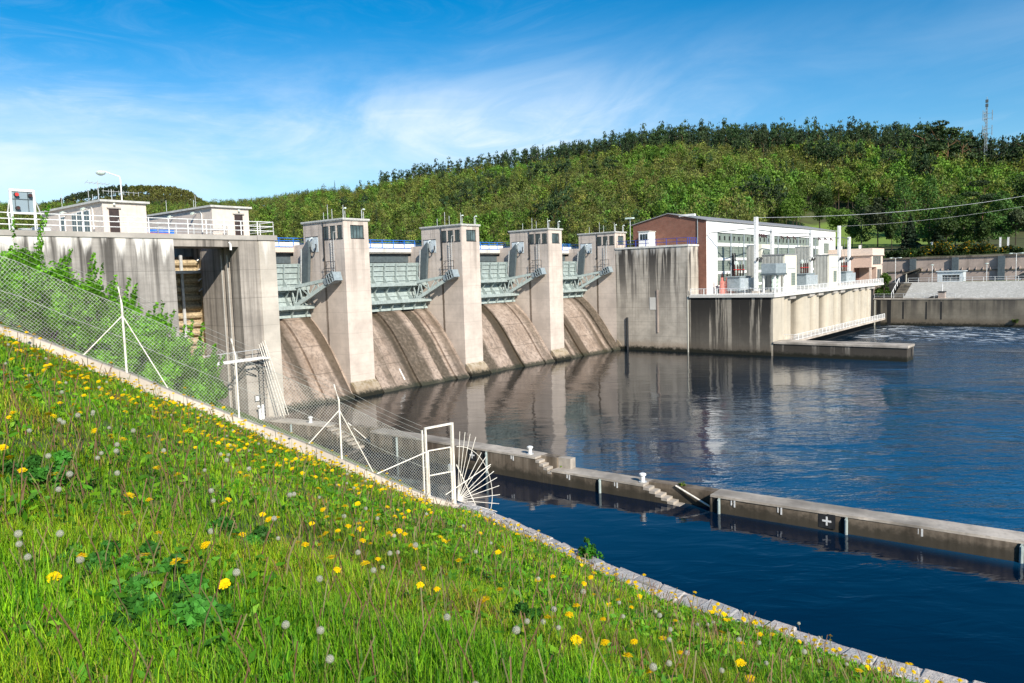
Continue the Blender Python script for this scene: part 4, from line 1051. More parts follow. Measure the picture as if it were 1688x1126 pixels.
t = thing('tow_pole', 'bundle of long white poles leaning from gangway to guide wall', 'pole', (35.3, 55, 1.6))
l_ = MB()
for k in range(4): l_.tube([(34.55+.18*k, 55.6, 7.9+.1*k), (35.75+.2*k, 54.9-.1*k, 1.75)], .035, 5)
l_.build('poles', M['postwhite'], t)
t = thing('sign', 'small white square sign on the lock pier above the guide wall', 'sign', (34.6, 56.33, 3.3))
MB().box(34.32, 34.76, 56.30, 56.36, 3.05, 3.55).build('frame', M['black_metal'], t); MB().box(34.37, 34.71, 56.28, 56.299, 3.1, 3.5).build('face', M['white'], t)
t = thing('bollard', 'pair of short white pipe posts at the foot of the lock pier', 'bollard', (34.6, 55.8, 1.6))
MB().tube([(34.4, 55.8, 1.5), (34.4, 55.8, 2.5), (34.2, 55.6, 2.75)], .12, 8).tube([(34.75, 55.9, 1.5), (34.75, 55.9, 2.8)], .12, 8).build('posts', M['white'], t)

# ================================================================== guide wall
GY = np.array([-45, -25, 3, 16, 28, 46, 56.5]); GX = np.array([40.6, 39.4, 37.95, 37.0, 36.55, 36.25, 34.4])
gx = lambda y: float(np.interp(y, GY, GX))
GT = 1.30
t = thing('guide_wall', 'long low brown guide wall between lock approach and river', 'wall', (37, 28, 0))
def wall_strip(ya, yb, d0, d1, z0, z1, name, mat, n=8):
    cp = name == 'coping'; n = max(n, int(abs(yb-ya)/.45)) if cp else n
    m_ = MB(); ys_ = np.linspace(ya, yb, n); jj = [(rng.normal(0, .014)-(.05 if rng.random() < .09 else 0), rng.normal(0, .007)) if cp else (0, 0) for _ in ys_]
    for k_ in range(n-1):
        p, q = ys_[k_], ys_[k_+1]
        vs = [(gx(p)+d0, p, z0), (gx(p)+d1, p, z0), (gx(q)+d1, q, z0), (gx(q)+d0, q, z0)]; vs += [(a, c, z1) for a, c, _ in vs]
        for i_, kk, sg in ((4, k_, -1), (5, k_, 1), (6, k_+1, 1), (7, k_+1, -1)): vs[i_] = (vs[i_][0]-sg*abs(jj[kk][0]), vs[i_][1], vs[i_][2]+jj[kk][1]); 
        m_.add(vs, [(4, 5, 6, 7), (0, 1, 5, 4), (2, 3, 7, 6), (1, 2, 6, 5), (3, 0, 4, 7), (3, 2, 1, 0)])
    m_.build(name, mat, t)
# high part by the lock (two notches hold stairs down to the water)
for (ya, yb, h) in ((48.6, 56.38, 1.55), (28.4, 44.0, 1.55), (20.9, 27.2, .9), (-45, 16.9, .95)): wall_strip(ya, yb, 0, GT, -2, h-.12, 'body', M['guide'])
for (ya, yb, h) in ((48.6, 56.38, 1.55), (28.4, 44.0, 1.55), (20.9, 27.2, .9), (-45, 16.9, .95)): wall_strip(ya, yb, -.03, GT+.03, h-.118, h, 'coping', M['guidetop'])
wall_strip(44.0, 48.6, .75, GT, -2, 1.545, 'body', M['guide'], 3); wall_strip(16.9, 20.9, .65, GT, -2, .93, 'body', M['guide'], 3)
wall_strip(27.2, 28.4, .6, GT, -2, 1.54, 'body', M['guide'], 2); wall_strip(26.3, 27.199, .75, GT, .905, 1.54, 'end_block', M['guidetop'], 2)
def stairs(ya, dy, n, z0, z1, d0, d1):
    m_ = MB(); u_ = MB()
    for k in range(n):
        z = z0+(z1-z0)*(k+1)/n; y = ya+dy*k/n; y2 = ya+dy*(k+1)/n
        m_.box(gx(y)+d0-.02, gx(y)+d1, min(y, y2)+.001, max(y, y2)-.001, z-.15, z); u_.box(gx(y)+d0, gx(y)+d1, min(y, y2)+.001, max(y, y2)-.001, -2, z-.152)
    m_.build('stairs', M['guidetop'], t); u_.build('stair_base', M['guide'], t)
stairs(48.6, -3.6, 7, 1.55, -.1, 0, .74); stairs(20.9, -2.6, 7, .9, -.12, 0, .64); stairs(28.4, -1.2, 4, 1.55, .78, 0, .59)
MB().tube([(gx(19.2)+.58, 19.2, .95), (gx(17.0)+.4, 17.0, .1)], .05, 6).build('handrail', M['postwhite'], t)
MB().tube([(gx(47)+.85, 47.4, 1.7), (gx(45)+.6, 44.6, .4)], .05, 6).build('handrail', M['postwhite'], t)
for y in (52.4, 41, 32.4, 23.7, 16.4, 10.1, 3.1, -6):
    z1 = 1.3 if y > 28 else .72
    MB().box(gx(y)-.012, gx(y)+.02, y-.05, y+.55, -1, z1+.1).build('fender_recess', M['dark'], t)
    MB().tube([(gx(y)-.09, y, -1), (gx(y)-.09, y, z1), (gx(y)-.05, y, z1+.12)], .085, 8).build('fender_post', M['gate'], t)
for y, z in ((33.7, 1.02), (11.0, .50)):
    pl = MB().box(gx(y)-.03, gx(y)-.004, y-.4, y+.4, z-.36, z+.36).build('mark_plate', M['black_metal'], t)
    MB().box(gx(y)-.045, gx(y)-.031, y-.21, y+.21, z-.045, z+.045).box(gx(y)-.045, gx(y)-.031, y-.04, y+.04, z+.046, z+.22).box(gx(y)-.045, gx(y)-.031, y-.04, y+.04, z-.22, z-.046).build('white_cross', M['white'], pl)
for y in (30.2, 25.9, 22.6, 15.6, 13.2, 6.9, 4.4):
    z = 1.3 if y > 28 else .66
    MB().box(gx(y)-.02, gx(y)-.003, y-.06, y+.02, z-.2, z+.16).box(gx(y)-.02, gx(y)-.003, y+.12, y+.18, z-.12, z+.14).build('paint_mark', M['white'], t)
for (y, z, lb) in ((50.9, 1.55, 'farthest white mooring bollard, on the guide wall beyond the fence'), (29.2, 1.55, 'white mooring bollard beside the small three step drop'),
                   (21.2, .9, 'nearest white mooring bollard, above the stairs to the water')):
    bl = thing('bollard', lb, 'bollard', (gx(y)+.5, y, z), 'mooring bollards on the guide wall')
    MB().lathe((gx(y)+.5, y, z), [(.13, 0), (.13, .34), (.16, .36), (.20, .40), (.20, .48), (.12, .52)], 12).build('post', M['white'], bl)
    MB().lathe((gx(y)+.5, y, z), [(.24, 0), (.24, .03)], 12).build('base', M['galv'], bl)

# ================================================================== quay edge and kerb
t = thing('quay_wall', 'rough granite edged quay wall at the foot of the grass slope', 'wall', (15, 5, 0))
ys_ = np.linspace(-36, 16.4, 60); m_ = MB()
for p, q in zip(ys_[:-1], ys_[1:]):
    P4 = [(quay_x(p)-QW(p)-.35, p), (quay_x(p)-.02, p), (quay_x(q)-.02, q), (quay_x(q)-QW(q)-.35, q)]
    vs = [(x, y, -2) for x, y in P4]+[(x, y, 5.835) for x, y in P4]
    m_.add(vs, [(4, 5, 6, 7), (1, 2, 6, 5), (0, 1, 5, 4), (2, 3, 7, 6)])
m_.build('wall_face', M['mortar'], t)
m_ = MB(); rr = random.Random(3); cut = lambda y, k: (0, .40+.05*math.sin(y*2.1), .72+.05*math.sin(y*1.7+2), 1.0)[k]
for ri in range(3):
    y = -30.0-.2*ri
    while y < 16.0:
        L = rr.uniform(.34, .78) if ri < 2 else rr.uniform(.25, .5); w = QW(y); j = .055 if w > .5 else .03
        if w < .5 and ri == 1: break
        base = []
        for (yc, kk) in ((y, ri), (y, ri+1), (y+L*.5+rr.uniform(-.08, .08), ri+1), (y+L, ri+1), (y+L, ri)):
            c = cut(yc, kk) if w > .5 else (0, .55, .55, 1)[kk]
            base.append((quay_x(yc)-c*w+rr.uniform(-j, j)*.6, yc+rr.uniform(-j, j)))
        n_ = len(base); cx = sum(p[0] for p in base)/n_; cy = sum(p[1] for p in base)/n_
        zt = 5.858+rr.uniform(-.022, .03); zt2 = [zt+rr.uniform(-.012, .012) for _ in base]
        ins = [(cx+(p[0]-cx)*.965, cy+(p[1]-cy)*.965) for p in base]; top = [(cx+(p[0]-cx)*.88, cy+(p[1]-cy)*.88) for p in base]
        vs = [(a_, c_, 5.70) for a_, c_ in ins]+[(a_, c_, z-.025) for (a_, c_), z in zip(ins, zt2)]+[(a_, c_, z) for (a_, c_), z in zip(top, zt2)]
        fs = [(i, (i+1) % n_, n_+(i+1) % n_, n_+i) for i in range(n_)]+[(n_+i, n_+(i+1) % n_, 2*n_+(i+1) % n_, 2*n_+i) for i in range(n_)]+[tuple(range(2*n_, 3*n_))]
        m_.add(vs, fs); y += L
m_.build('edge_stones', M['quaystone'], t)
t = thing('kerb', 'pale concrete kerb climbing the slope under the chain link fence', 'kerb', (12, 18, 8))
m_ = MB(); xs_ = np.linspace(-8.5, 16.75, 26); nx, ny = -.384, -.923
kp = lambda x, d, z: (x+nx*d, kerb_y(x)+ny*d, kerb_z(x)+z)
for p, q in zip(xs_[:-1], xs_[1:]):
    vs = [kp(p, -.03, -.8), kp(p, .30, -.8), kp(q-.012, .30, -.8), kp(q-.012, -.03, -.8), kp(p, -.03, 0), kp(p, .26, -.02), kp(q-.012, .26, -.02), kp(q-.012, -.03, 0)]
    m_.add(vs, [(4, 5, 6, 7), (0, 1, 5, 4), (2, 3, 7, 6), (1, 2, 6, 5), (3, 0, 4, 7)])
m_.build('kerb_stones', M['kerb'], t)

# ================================================================== chain-link fence
FD = .12
fp = lambda x, h: np.array([x+nx*FD, kerb_y(x)+ny*FD, kerb_z(x)+h])
t = thing('chain_link_fence', 'chain link fence on white posts climbing beside the bushes', 'fence', (12, 18, 8))
m_ = MB(); xa, xb, H = -4.0, 15.8, 1.68
def wires(sgn):
    x = xa-3.2
    while x < xb+3.2:
        pts = []
        # each wire runs diagonally from the bottom selvedge to the top one
        for h in np.linspace(0.02, H, 25):
            xx = x+h*(.57 if sgn > 0 else -1.72)
            if xa <= xx <= xb: pts.append(fp(xx, h)+np.array([0, 0, 0]))
        if len(pts) >= 2:
            p, q = pts[0], pts[-1]
            m_.bar(p, q, .0050, .0050)
        x += .054 if sgn > 0 else .16
wires(1); wires(-1)
m_.build('mesh', M['wire'], t, recalc=False)
m_ = MB()
for h in (.03, .85, H):
    m_.tube([fp(x, h) for x in np.linspace(xa, xb, 20)], .006, 4)
m_.build('tension_wire', M['wire'], t)
m_ = MB()
for h, d in ((1.83, .05), (1.98, .12), (2.13, .2)): m_.tube([fp(x, h)+np.array([-nx*d, -ny*d, -.02*math.sin(x*1.18)**2]) for x in np.linspace(xa, xb, 30)], .0032, 4)
m_.build('barbed_wire', M['wire'], t)
for x in (-1.2, 3.6, 8.43, 10.86, 13.4):
    if x == 3.6: continue
    p0, p1 = fp(x, -.25), fp(x, 1.72); tip = p1+np.array([-nx*.3, -ny*.3, .42]) + np.array([-.05, 0, 0])
    ps = MB().tube([p0, p1, tip], .026, 8).build('post', M['postwhite'], t)
    if x != 10.86:
        br = MB()
        for s in (-1, 1): br.tube([fp(x, 1.42), fp(x+s*.85, .02)], .015, 6)
        br.build('brace', M['postwhite'], ps)
t = thing('fence_gate', 'narrow white framed gate at the lower end of the fence', 'gate', (16.2, 16.4, 6))
GA, GB = 15.82, 16.64
zt = 8.42
pa, pb = fp(GA, -.2), fp(GB, -.2); pa2 = pa.copy(); pa2[2] = zt; pb2 = pb.copy(); pb2[2] = zt+.05
MB().bar(pa, pa2, .055, .055).build('post', M['postwhite'], t); MB().bar(pb, pb2, .08, .08).build('post', M['postwhite'], t)
MB().bar(pa2-(0, 0, .03), pb2-(0, 0, .03), .06).build('top_bar', M['postwhite'], t)
MB().bar(fp(GA-.1, -.1), fp(GA-.1, 2.0), .04).build('fence_end_post', M['postwhite'], t)
br = MB().tube([np.array([pa[0], pa[1], 7.65]), fp(14.36, .03)], .018, 6).build('brace', M['postwhite'], t)
leaf = MB()
La, Lb = pa+(pb-pa)*.07, pa+(pb-pa)*.92
def lp(f, z): q = La+(Lb-La)*f; return np.array([q[0], q[1], z])
for z in (7.68, 6.90): leaf.bar(lp(0, z), lp(1, z+.02), .035)
for f_ in (0, 1): leaf.bar(lp(f_, 6.25-.35*f_), lp(f_, 7.68), .035)
lf = leaf.build('leaf_frame', M['postwhite'], t)
m_ = MB(); Lw = np.linalg.norm((Lb-La)[:2])
for sgn in (1, -1):
    for s0 in np.arange(-1.7, 2.6, .080):
        pts = [(s0+sgn*h*.86, h) for h in np.linspace(0, 1.65, 40)]; pts = [(s_/Lw, 5.98+h) for s_, h in pts if 0 <= s_/Lw <= 1 and 5.98+h > 6.22-.35*s_/Lw]
        if len(pts) > 1: m_.bar(lp(*pts[0]), lp(*pts[-1]), .0050)
m_.build('mesh', M['wire'], lf, recalc=False)
MB().box(*sum([[lp(.95, 0)[i]-.05, lp(.95, 0)[i]+.05] for i in (0, 1)], []), 6.95, 7.15).build('lock_case', M['galv'], lf)
t = thing('spike_fan', 'half round fan of white spikes guarding the fence end over the water', 'fence', (16.7, 16.25, 6))
fd = np.array([.9234, -.3838, 0]); fc = np.array([16.72, 16.22, 5.97])-0*fd+np.array([nx*FD, ny*FD, 0])
m_ = MB()
for k, a in enumerate(np.radians([84, 77, 70, 62, 54, 46, 38, 29.5, 20, 9, -2.5, -14, -24])):
    m_.tube([fc, fc+fd*math.cos(a)*1.5+np.array([0, 0, math.sin(a)*(2.2 if a > 1 else 1.75 if a > .7 else 1.5)])*1.0], .0105, 5)
m_.build('spike', M['postwhite'], t)
MB().tube([fc+fd*1.22*max(0.02, math.cos(a))+np.array([0, 0, (1.72 if a > 0 else 1.45)*math.sin(a)]) for a in np.linspace(R(-22), R(90), 20)], .010, 5).build('arc', M['postwhite'], t)
MB().tube([fc+np.array([0, 0, 1.15]), fc+fd*.72+np.array([0, 0, -.5])], .016, 5).build('stay', M['postwhite'], t)
MB().tube([fc+np.array([0, 0, .25])-fd*.4, fc+fd*1.2+np.array([0, 0, .98])], .014, 5).build('stay', M['postwhite'], t)

# ================================================================== right bank
t = thing('river_wall', 'dark weathered concrete river wall along the far right bank', 'wall', (173, 20, 0))
MB().box(173.02, 176, -250, 41.9, -3, 5.45).build('wall', M['rbwall'], t)
MB().box(172.9, 176, -250, 41.95, 5.453, 5.7).build('coping', M['guidetop'], t)
for y in (40.6, 38.6): MB().box(172.99, 173.018, y-.35, y+.35, -.5, 5.45).build('recess', M['dark'], t)
MB().box(172.96, 173.017, 41.3, 41.5, 0, 5.4).build('gauge_strip', M['creamwall'], t)
for y in (35.9, 31.6, 28.9): MB().box(172.98, 173.017, y-.12, y+.12, 1.4, 5.0).build('ladder', M['dark'], t)
t = thing('stone_slope', 'pale grey stone pitched slope above the river wall', 'slope', (178, 20, 5.7))
MB().prism([(175.0, 4.5), (175.0, 5.72), (183.2, 8.72), (183.2, 4.5)], -250, 36.3, 'y').build('paving', M['paving'], t)
MB().box(183.2, 184.0, -250, 38, 8.4, 8.78).build('edge_kerb', M['cap'], t)
t = thing('steps', 'dark concrete stairs beside the stone slope, with white handrails', 'stairs', (178, 37.3, 5.7))
m_ = MB()
for k in range(14): m_.box(174.5+k*.62, 174.5+(k+1)*.62-.002, 36.35, 38.4, 4, 5.75+k*.215)
m_.build('treads', M['rbwall'], t)
rail_run([(174.4, 38.5, 5.8), (183.0, 38.9, 8.8)], 1.0, 2.0, (1.0,), M['white'], t, .06)
t = thing('railing', 'pale railing along the top of the stone slope', 'railing', (183.5, 20, 8.7))
rail_run([(183.6, 37.2, 8.75), (183.6, -60, 8.75)], .95, 2.0, (.5, 1.0), M['galv'], t, .045)
t = thing('railing', 'low pale railing on the river wall by the steps', 'railing', (173.3, 33, 5.7))
rail_run([(173.3, 41.6, 5.7), (173.3, 26.5, 5.7)], .95, 1.7, (.5, 1.0), M['galv'], t, .04)
t = thing('hut', 'small concrete pillar hut with dark cap on the river wall', 'hut', (174, 29, 5.7))
MB().box(173.2, 174.4, 28.35, 29.55, 5.7, 6.9).build('wall', M['retain'], t); MB().box(173.1, 174.5, 28.25, 29.65, 6.903, 7.1).build('roof', M['dark'], t)
MB().tube([(173.8, 28.9, 7.1), (173.8, 28.9, 8.6)], .09, 6).build('gauge_pole', M['white'], t)
t = thing('tarpaulin_heap', 'low black tarpaulin heap beside the concrete pillar hut', 'tarpaulin', (174, 30.4, 5.7))
MB().prism([(29.6, 5.7), (29.6, 6.2), (30.0, 6.3), (30.8, 6.15), (31.4, 5.7)], 173.3, 174.3).build('cover', M['black_metal'], t, bevel=.05)
t = thing('retaining_wall', 'long pinkish retaining wall with dark buttresses behind the yard', 'wall', (196, 20, 8.6))
MB().box(195.6, 197.6, -250, 60, 4, 13.95).build('wall', M['retain'], t)
MB().box(195.3, 197.9, -250, 60, 13.953, 14.35).build('coping', M['rbwall'], t)
MB().box(195.4, 195.597, -250, 44, 10.9, 11.15).build('ledge', M['rbwall'], t)
for y in (38.6, 30.0, 21.2, 12, 3, -6): MB().box(194.9, 195.598, y-.65, y+.65, 8, 14.0).build('buttress', M['gatedk'], t)
l_ = MB()
for y in np.arange(-20, 42, 1.35): l_.prism([(195.597, 11.15), (195.0, 11.15), (195.597, 11.75)], y, y+.12, 'y')
l_.build('cable_bracket', M['retain'], t)
t = thing('shelter', 'small dark doorway shelter with slanted roof by the retaining wall', 'shelter', (193.5, 38.5, 8.7))
MB().prism([(36.6, 11.6), (40.4, 10.3), (40.4, 10.55), (36.6, 11.9)], 192.8, 195.3).build('roof', M['rbwall'], t)
MB().box(193.4, 195.3, 37.2, 39.2, 8.66, 10.6).build('doorway', M['dark'], t); MB().box(192.9, 193.1, 39.4, 39.6, 8.66, 10.6).build('post', M['creamwall'], t)
t = thing('kiosk', 'pale blue flat roofed kiosk with a dark window band', 'kiosk', (187, 29.4, 8.7))
k_ = MB().box(186, 186.4, 31.0, 31.95, 8.7, 10.9).box(186, 186.4, 27.05, 27.75, 8.7, 10.9).box(186, 186.4, 27.751, 30.999, 10.2, 10.9).box(186, 186.4, 27.751, 30.999, 8.7, 8.95).box(186.401, 189.5, 27.05, 31.95, 8.7, 10.9)
k_.build('wall', M['greylt'], t); MB().box(186.3, 186.38, 27.751, 30.999, 8.951, 10.199).build('window_band', M['glass'], t)
f = MB()
for y in (28.4, 29.2, 30.0, 30.6): f.box(186.15, 186.29, y-.04, y+.04, 8.951, 10.199)
f.box(186.15, 186.29, 27.751, 30.999, 9.35, 9.42).build('window_bar', M['grey'], t)
MB().box(185.7, 189.8, 26.8, 32.2, 10.903, 11.1).build('roof', M['greylt'], t)
def yard_lamp(x, y, z1, label, arms):
    t = thing('street_lamp', label, 'street lamp', (x, y, 8.7), 'yard lamps on the right bank')
    MB().tube([(x, y, 8.7), (x, y, z1)], .08, 6).build('pole', M['galv'], t)
    for s in ((-1, 1) if arms else (0,)):
        if arms: MB().tube([(x, y, z1), (x, y+s*.7, z1+.12)], .05, 5).build('arm', M['galv'], t)
        MB().lathe((x, y+s*.95, z1-.02), [(.06, .2), (.3, .14), (.36, .04), (.2, -.04)], 10).build('lamp_head', M['porcelain'], t)
yard_lamp(184.5, 40.0, 14.2, 'tall twin armed lamp by the top of the steps', True)
yard_lamp(184.5, 32.7, 12.4, 'short lamp left of the pale blue kiosk', False)
yard_lamp(184.5, 22.6, 12.4, 'short lamp on the grass right of the kiosk', False)
yard_lamp(184.5, 17.5, 14.3, 'tall twin armed lamp at the right edge of the yard', True)
# parked car in the shade of the trees
t = thing('parked_car', 'dark car parked against the retaining wall at the far right', 'car', (191, 17, 8.66))
body = [(13.6, 9.0), (13.55, 9.5), (13.9, 9.65), (14.7, 9.75), (15.4, 10.2), (16.9, 10.25), (17.7, 9.75), (18.2, 9.6), (18.25, 9.0)]
MB().prism(body, 190.2, 191.9).build('body', M['black_metal'], t, bevel=.06)
MB().prism([(14.9, 9.78), (15.5, 10.14), (16.8, 10.18), (17.4, 9.78)], 190.15, 190.197).build('window', M['glass'], t)
for y in (14.6, 17.3):
    w_ = MB().tube([(190.1, y, 8.99), (190.35, y, 8.99)], .33, 14).build('wheel', M['dark'], t); MB().tube([(190.08, y, 8.99), (190.099, y, 8.99)], .19, 10).build('rim', M['galv'], w_)
for y in (13.6, 18.2): MB().box(190.5, 191.6, y-.06, y+.04, 9.3, 9.45).build('headlight', M['porcelain'], t)
# white marker posts on the terrace above
mp = None
for k, (px, py) in enumerate(((1649, 396), (1662, 396), (1536, 404))):
    lb = ['left white marker post of the pair above the hedge', 'right white marker post of the pair above the hedge', 'lone small white marker post left above the hedge'][k]
    q = at(px, py, 204)
    t = thing('marker_post', lb, 'post', (q[0], q[1], q[2]-.9), 'marker posts on the terrace')
    MB().box(q[0]-.18, q[0]+.18, q[1]-.18, q[1]+.18, q[2]-1.5, q[2]+.6).build('post', M['white'], t); MB().box(q[0]-.22, q[0]+.22, q[1]-.22, q[1]+.22, q[2]+.603, q[2]+.7).build('cap', M['cap'], t)

# radio mast on the hilltop
q = at(1625, 245, 372); zb = float(hill_z(math.atan2(q[0], q[1]), 372)); zt = at(1625, 160, 372)[2]
t = thing('radio_mast', 'tall slim lattice radio mast with panel aerials on the hilltop', 'mast', (q[0], q[1], zb))
m_ = MB(); lv = np.linspace(zb, zt-4, 22); w = lambda z: .75-.45*(z-zb)/(zt-zb)
cs = [(math.cos(a), math.sin(a)) for a in (0, 2.09, 4.19)]
for c in cs: m_.bar((q[0]+c[0]*w(zb), q[1]+c[1]*w(zb), zb), (q[0]+c[0]*w(zt), q[1]+c[1]*w(zt), zt-4), .16)
for i in range(21):
    for k in range(3):
        a, c = cs[k], cs[(k+1) % 3]
        m_.bar((q[0]+a[0]*w(lv[i]), q[1]+a[1]*w(lv[i]), lv[i]), (q[0]+c[0]*w(lv[i+1]), q[1]+c[1]*w(lv[i+1]), lv[i+1]), .09)
m_.build('lattice', M['grey'], t)
MB().tube([(q[0], q[1], zt-4), (q[0], q[1], zt)], .10, 6).build('top_rod', M['grey'], t)
for i, f_ in enumerate((.56, .62, .74, .80)):
    z = zb+(zt-zb)*f_; m_ = MB()
    for k in range(3):
        a = k*2.09+.5; p = np.array([q[0]+2.0*math.cos(a), q[1]+2.0*math.sin(a), z]); m_.bar((q[0], q[1], z), p, .12); m_.bar(p-(0, 0, .9), p+(0, 0, 1.2), .25)
    m_.build('aerial_bracket', M['grey'], t)
for f_ in (.90, .95): MB().box(q[0]-.35, q[0]+.35, q[1]-.5, q[1]+.5, zb+(zt-zb)*f_-.6, zb+(zt-zb)*f_+.6).build('panel_aerial', M['gatedk'], t)

# ================================================================== vegetation
def rand_quads(C, sx, sy, rg, up=0.0, nrm=None, jit=.9):
    """one quad per centre: random orientation, pulled towards nrm and/or the sky"""
    n = len(C); N = rg.normal(size=(n, 3)); N /= np.linalg.norm(N, axis=1)[:, None]
    if nrm is not None: N = N*jit+nrm
    N[:, 2] += up; N /= np.linalg.norm(N, axis=1)[:, None]+1e-9
    A = np.cross(N, rg.normal(size=(n, 3))); A /= np.linalg.norm(A, axis=1)[:, None]+1e-9
    B = np.cross(N, A); sx = np.broadcast_to(sx, n)[:, None]; sy = np.broadcast_to(sy, n)[:, None]
    A = A*sx*.5; B = B*sy*.5
    return np.stack([C-A*.55-B, C+A-B*.25, C+A*.55+B, C-A+B*.25], 1).reshape(-1, 3)

def crown_pts(kind, n, rg):
    """leaf-clump centres in a tree of height 1, their outward direction, size factor and tone"""
    if kind == 'pine':        # high, flat topped, layered plates of needles on a bare stem
        k = 9; bz = np.sort(np.append(rg.uniform(.52, .93, k-1), .985)); br = .05+.13*np.sqrt(np.clip(1-((bz-.66)/.36)**2, 0, 1)); ba = rg.uniform(0, 2*PI, k)
        bc = np.stack([np.cos(ba)*br*rg.uniform(.2, 1, k), np.sin(ba)*br*rg.uniform(.2, 1, k), bz], 1); rad = rg.uniform(.06, .12, k)
        i = rg.integers(0, k, n); d = rg.normal(size=(n, 3)); d /= np.linalg.norm(d, axis=1)[:, None]
        C = bc[i]+d*rad[i][:, None]*np.array([1, 1, .42])*rg.uniform(.5, 1, n)[:, None]**.4; return C, d, rg.uniform(.7, 1.2, n), rg.uniform(.6, 1.3, k)[i]
    if kind == 'spruce':
        z = 1-rg.uniform(.0, .9, n)**.75*.93; r = (1.02-z)*.24*rg.uniform(.35, 1.1, n)*(1+.25*np.sin(z*60)); a = rg.uniform(0, 2*PI, n)
        C = np.stack([np.cos(a)*r, np.sin(a)*r, z-r*.25], 1); d = np.stack([np.cos(a), np.sin(a), .3*np.ones(n)], 1); return C, d, .6+(1-z)*.7, .75+.35*np.sin(a*3+z*9)
    if kind in ('poplar', 'birch'):
        z = rg.uniform(.10, 1, n); w = .135*np.sin(np.clip((z-.04)/.98, 0, 1)**.75*PI)**.6; a = rg.uniform(0, 2*PI, n)
        cl = 1+.35*np.sin(a*2+z*17)+.2*np.sin(a*5-z*31); r = w*cl*rg.uniform(.25, 1, n)**.5
        C = np.stack([np.cos(a)*r, np.sin(a)*r, z], 1); d = np.stack([np.cos(a), np.sin(a), .2*np.ones(n)], 1); return C, d, rg.uniform(.6, 1.1, n), np.clip(.55+.5*cl-.2, .55, 1.4)
    k = 13 if kind != 'sparse' else 10
    u = rg.normal(size=(k, 3)); u /= np.linalg.norm(u, axis=1)[:, None]
    bc = u*np.array([.22, .22, .27])*rg.uniform(.35, 1, k)[:, None]+np.array([0, 0, .62]); rad = rg.uniform(.09, .17, k)
    i = rg.integers(0, k, n); d = rg.normal(size=(n, 3)); d[:, 2] += .25; d /= np.linalg.norm(d, axis=1)[:, None]
    C = bc[i]+d*rad[i][:, None]*rg.uniform(.3, 1, n)[:, None]**(.45 if kind != 'sparse' else .8)
    return C, d, rg.uniform(.65, 1.25, n), rg.uniform(.62, 1.3, k)[i]

def trunk_quads(h, r, rg, n=5, lean=.02, top=.75, branches=6):
    """tapered stem with limbs as unshared quads, height-1 tree scaled by h"""
    out = []
    def seg(p, q, r0, r1):
        d = q-p; d = d/np.linalg.norm(d); a = np.cross(d, [.3, .9, .1]); a /= np.linalg.norm(a); b = np.cross(d, a)
        for k in range(n):
            t0, t1 = 2*PI*k/n, 2*PI*(k+1)/n
            e0, e1 = a*math.cos(t0)+b*math.sin(t0), a*math.cos(t1)+b*math.sin(t1)
            out.append([p+e0*r0, p+e1*r0, q+e1*r1, q+e0*r1])
    pts = [np.array([0, 0, -.06*h])]+[np.array([rg.normal()*lean*h*f, rg.normal()*lean*h*f, top*h*f]) for f in (.35, .7, 1.0)]
    rs = [r, r*.75, r*.5, r*.15]
    for i in range(3): seg(pts[i], pts[i+1], rs[i], rs[i+1])
    for k in range(branches):
        f = rg.uniform(.4, .95); i = min(2, int(f*3)); p = pts[i]+(pts[i+1]-pts[i])*(f*3-i); a = rg.uniform(0, 2*PI); L = h*rg.uniform(.12, .24)
        seg(p, p+np.array([math.cos(a)*L, math.sin(a)*L, L*rg.uniform(.3, .9)]), r*.35, r*.08)
    return np.array(out).reshape(-1, 3)

TONE = {'pine': (.050, .086, .030), 'spruce': (.036, .070, .029), 'fresh': (.125, .225, .028), 'olive': (.160, .205, .036), 'sparse': (.172, .185, .046),
        'poplar': (.090, .200, .036), 'birch': (.085, .165, .028), 'dark': (.058, .105, .022), 'grey': (.090, .120, .050)}
BARKC = {'pine': (.30, .17, .10), 'birch': (.30, .28, .24), 'sparse': (.12, .095, .07)}
FORM = {'fresh': 'round', 'olive': 'round', 'dark': 'round', 'grey': 'round'}

def proto(kind, nf, seed, leaf):
    rg = np.random.default_rng(seed)
    C, d, s, tone = crown_pts(FORM.get(kind, kind), nf, rg)
    el = 2.2 if kind == 'sparse' else 1.25
    V = rand_quads(C, leaf*s/el**.5, leaf*s*el**.5, rg, up=.35, nrm=d*.8)
    tv = np.array(TONE[kind])*tone[:, None]*rg.uniform(.75, 1.3, nf)[:, None]
    if kind == 'sparse':
        g_ = rg.random(nf) < .45; tv[g_] = np.array(TONE['olive'])*rg.uniform(.8, 1.3, g_.sum())[:, None]
    Tq = trunk_quads(1, .011 if kind != 'pine' else .010, rg, 4, branches=3 if kind == 'pine' else 5)
    bt = np.tile(np.array(BARKC.get(kind, (.075, .058, .042))), (len(Tq)//4, 1))
    return np.concatenate([V, Tq]), np.concatenate([tv, bt])

def forest(name, label, pos, kinds, hts, tints, protos, mat):
    Vs, Ts = [], []
    for p, k, h, tn in zip(pos, kinds, hts, tints):
        V, T_ = protos[k][rng.integers(0, len(protos[k]))]
        a = rng.uniform(0, 2*PI); c, s_ = math.cos(a), math.sin(a); wd = h*(rng.uniform(.6, .92) if k not in ('pine', 'spruce') else rng.uniform(.48, .72))
        X = np.empty_like(V); X[:, 0] = (V[:, 0]*c-V[:, 1]*s_)*wd+p[0]; X[:, 1] = (V[:, 0]*s_+V[:, 1]*c)*wd+p[1]; X[:, 2] = V[:, 2]*h+p[2]-.2
        Vs.append(X.astype(np.float32)); Ts.append(T_*tn)
    return _set(mass(name, np.concatenate(Vs), 4, np.concatenate(Ts), mat), label, None, None, 'stuff')

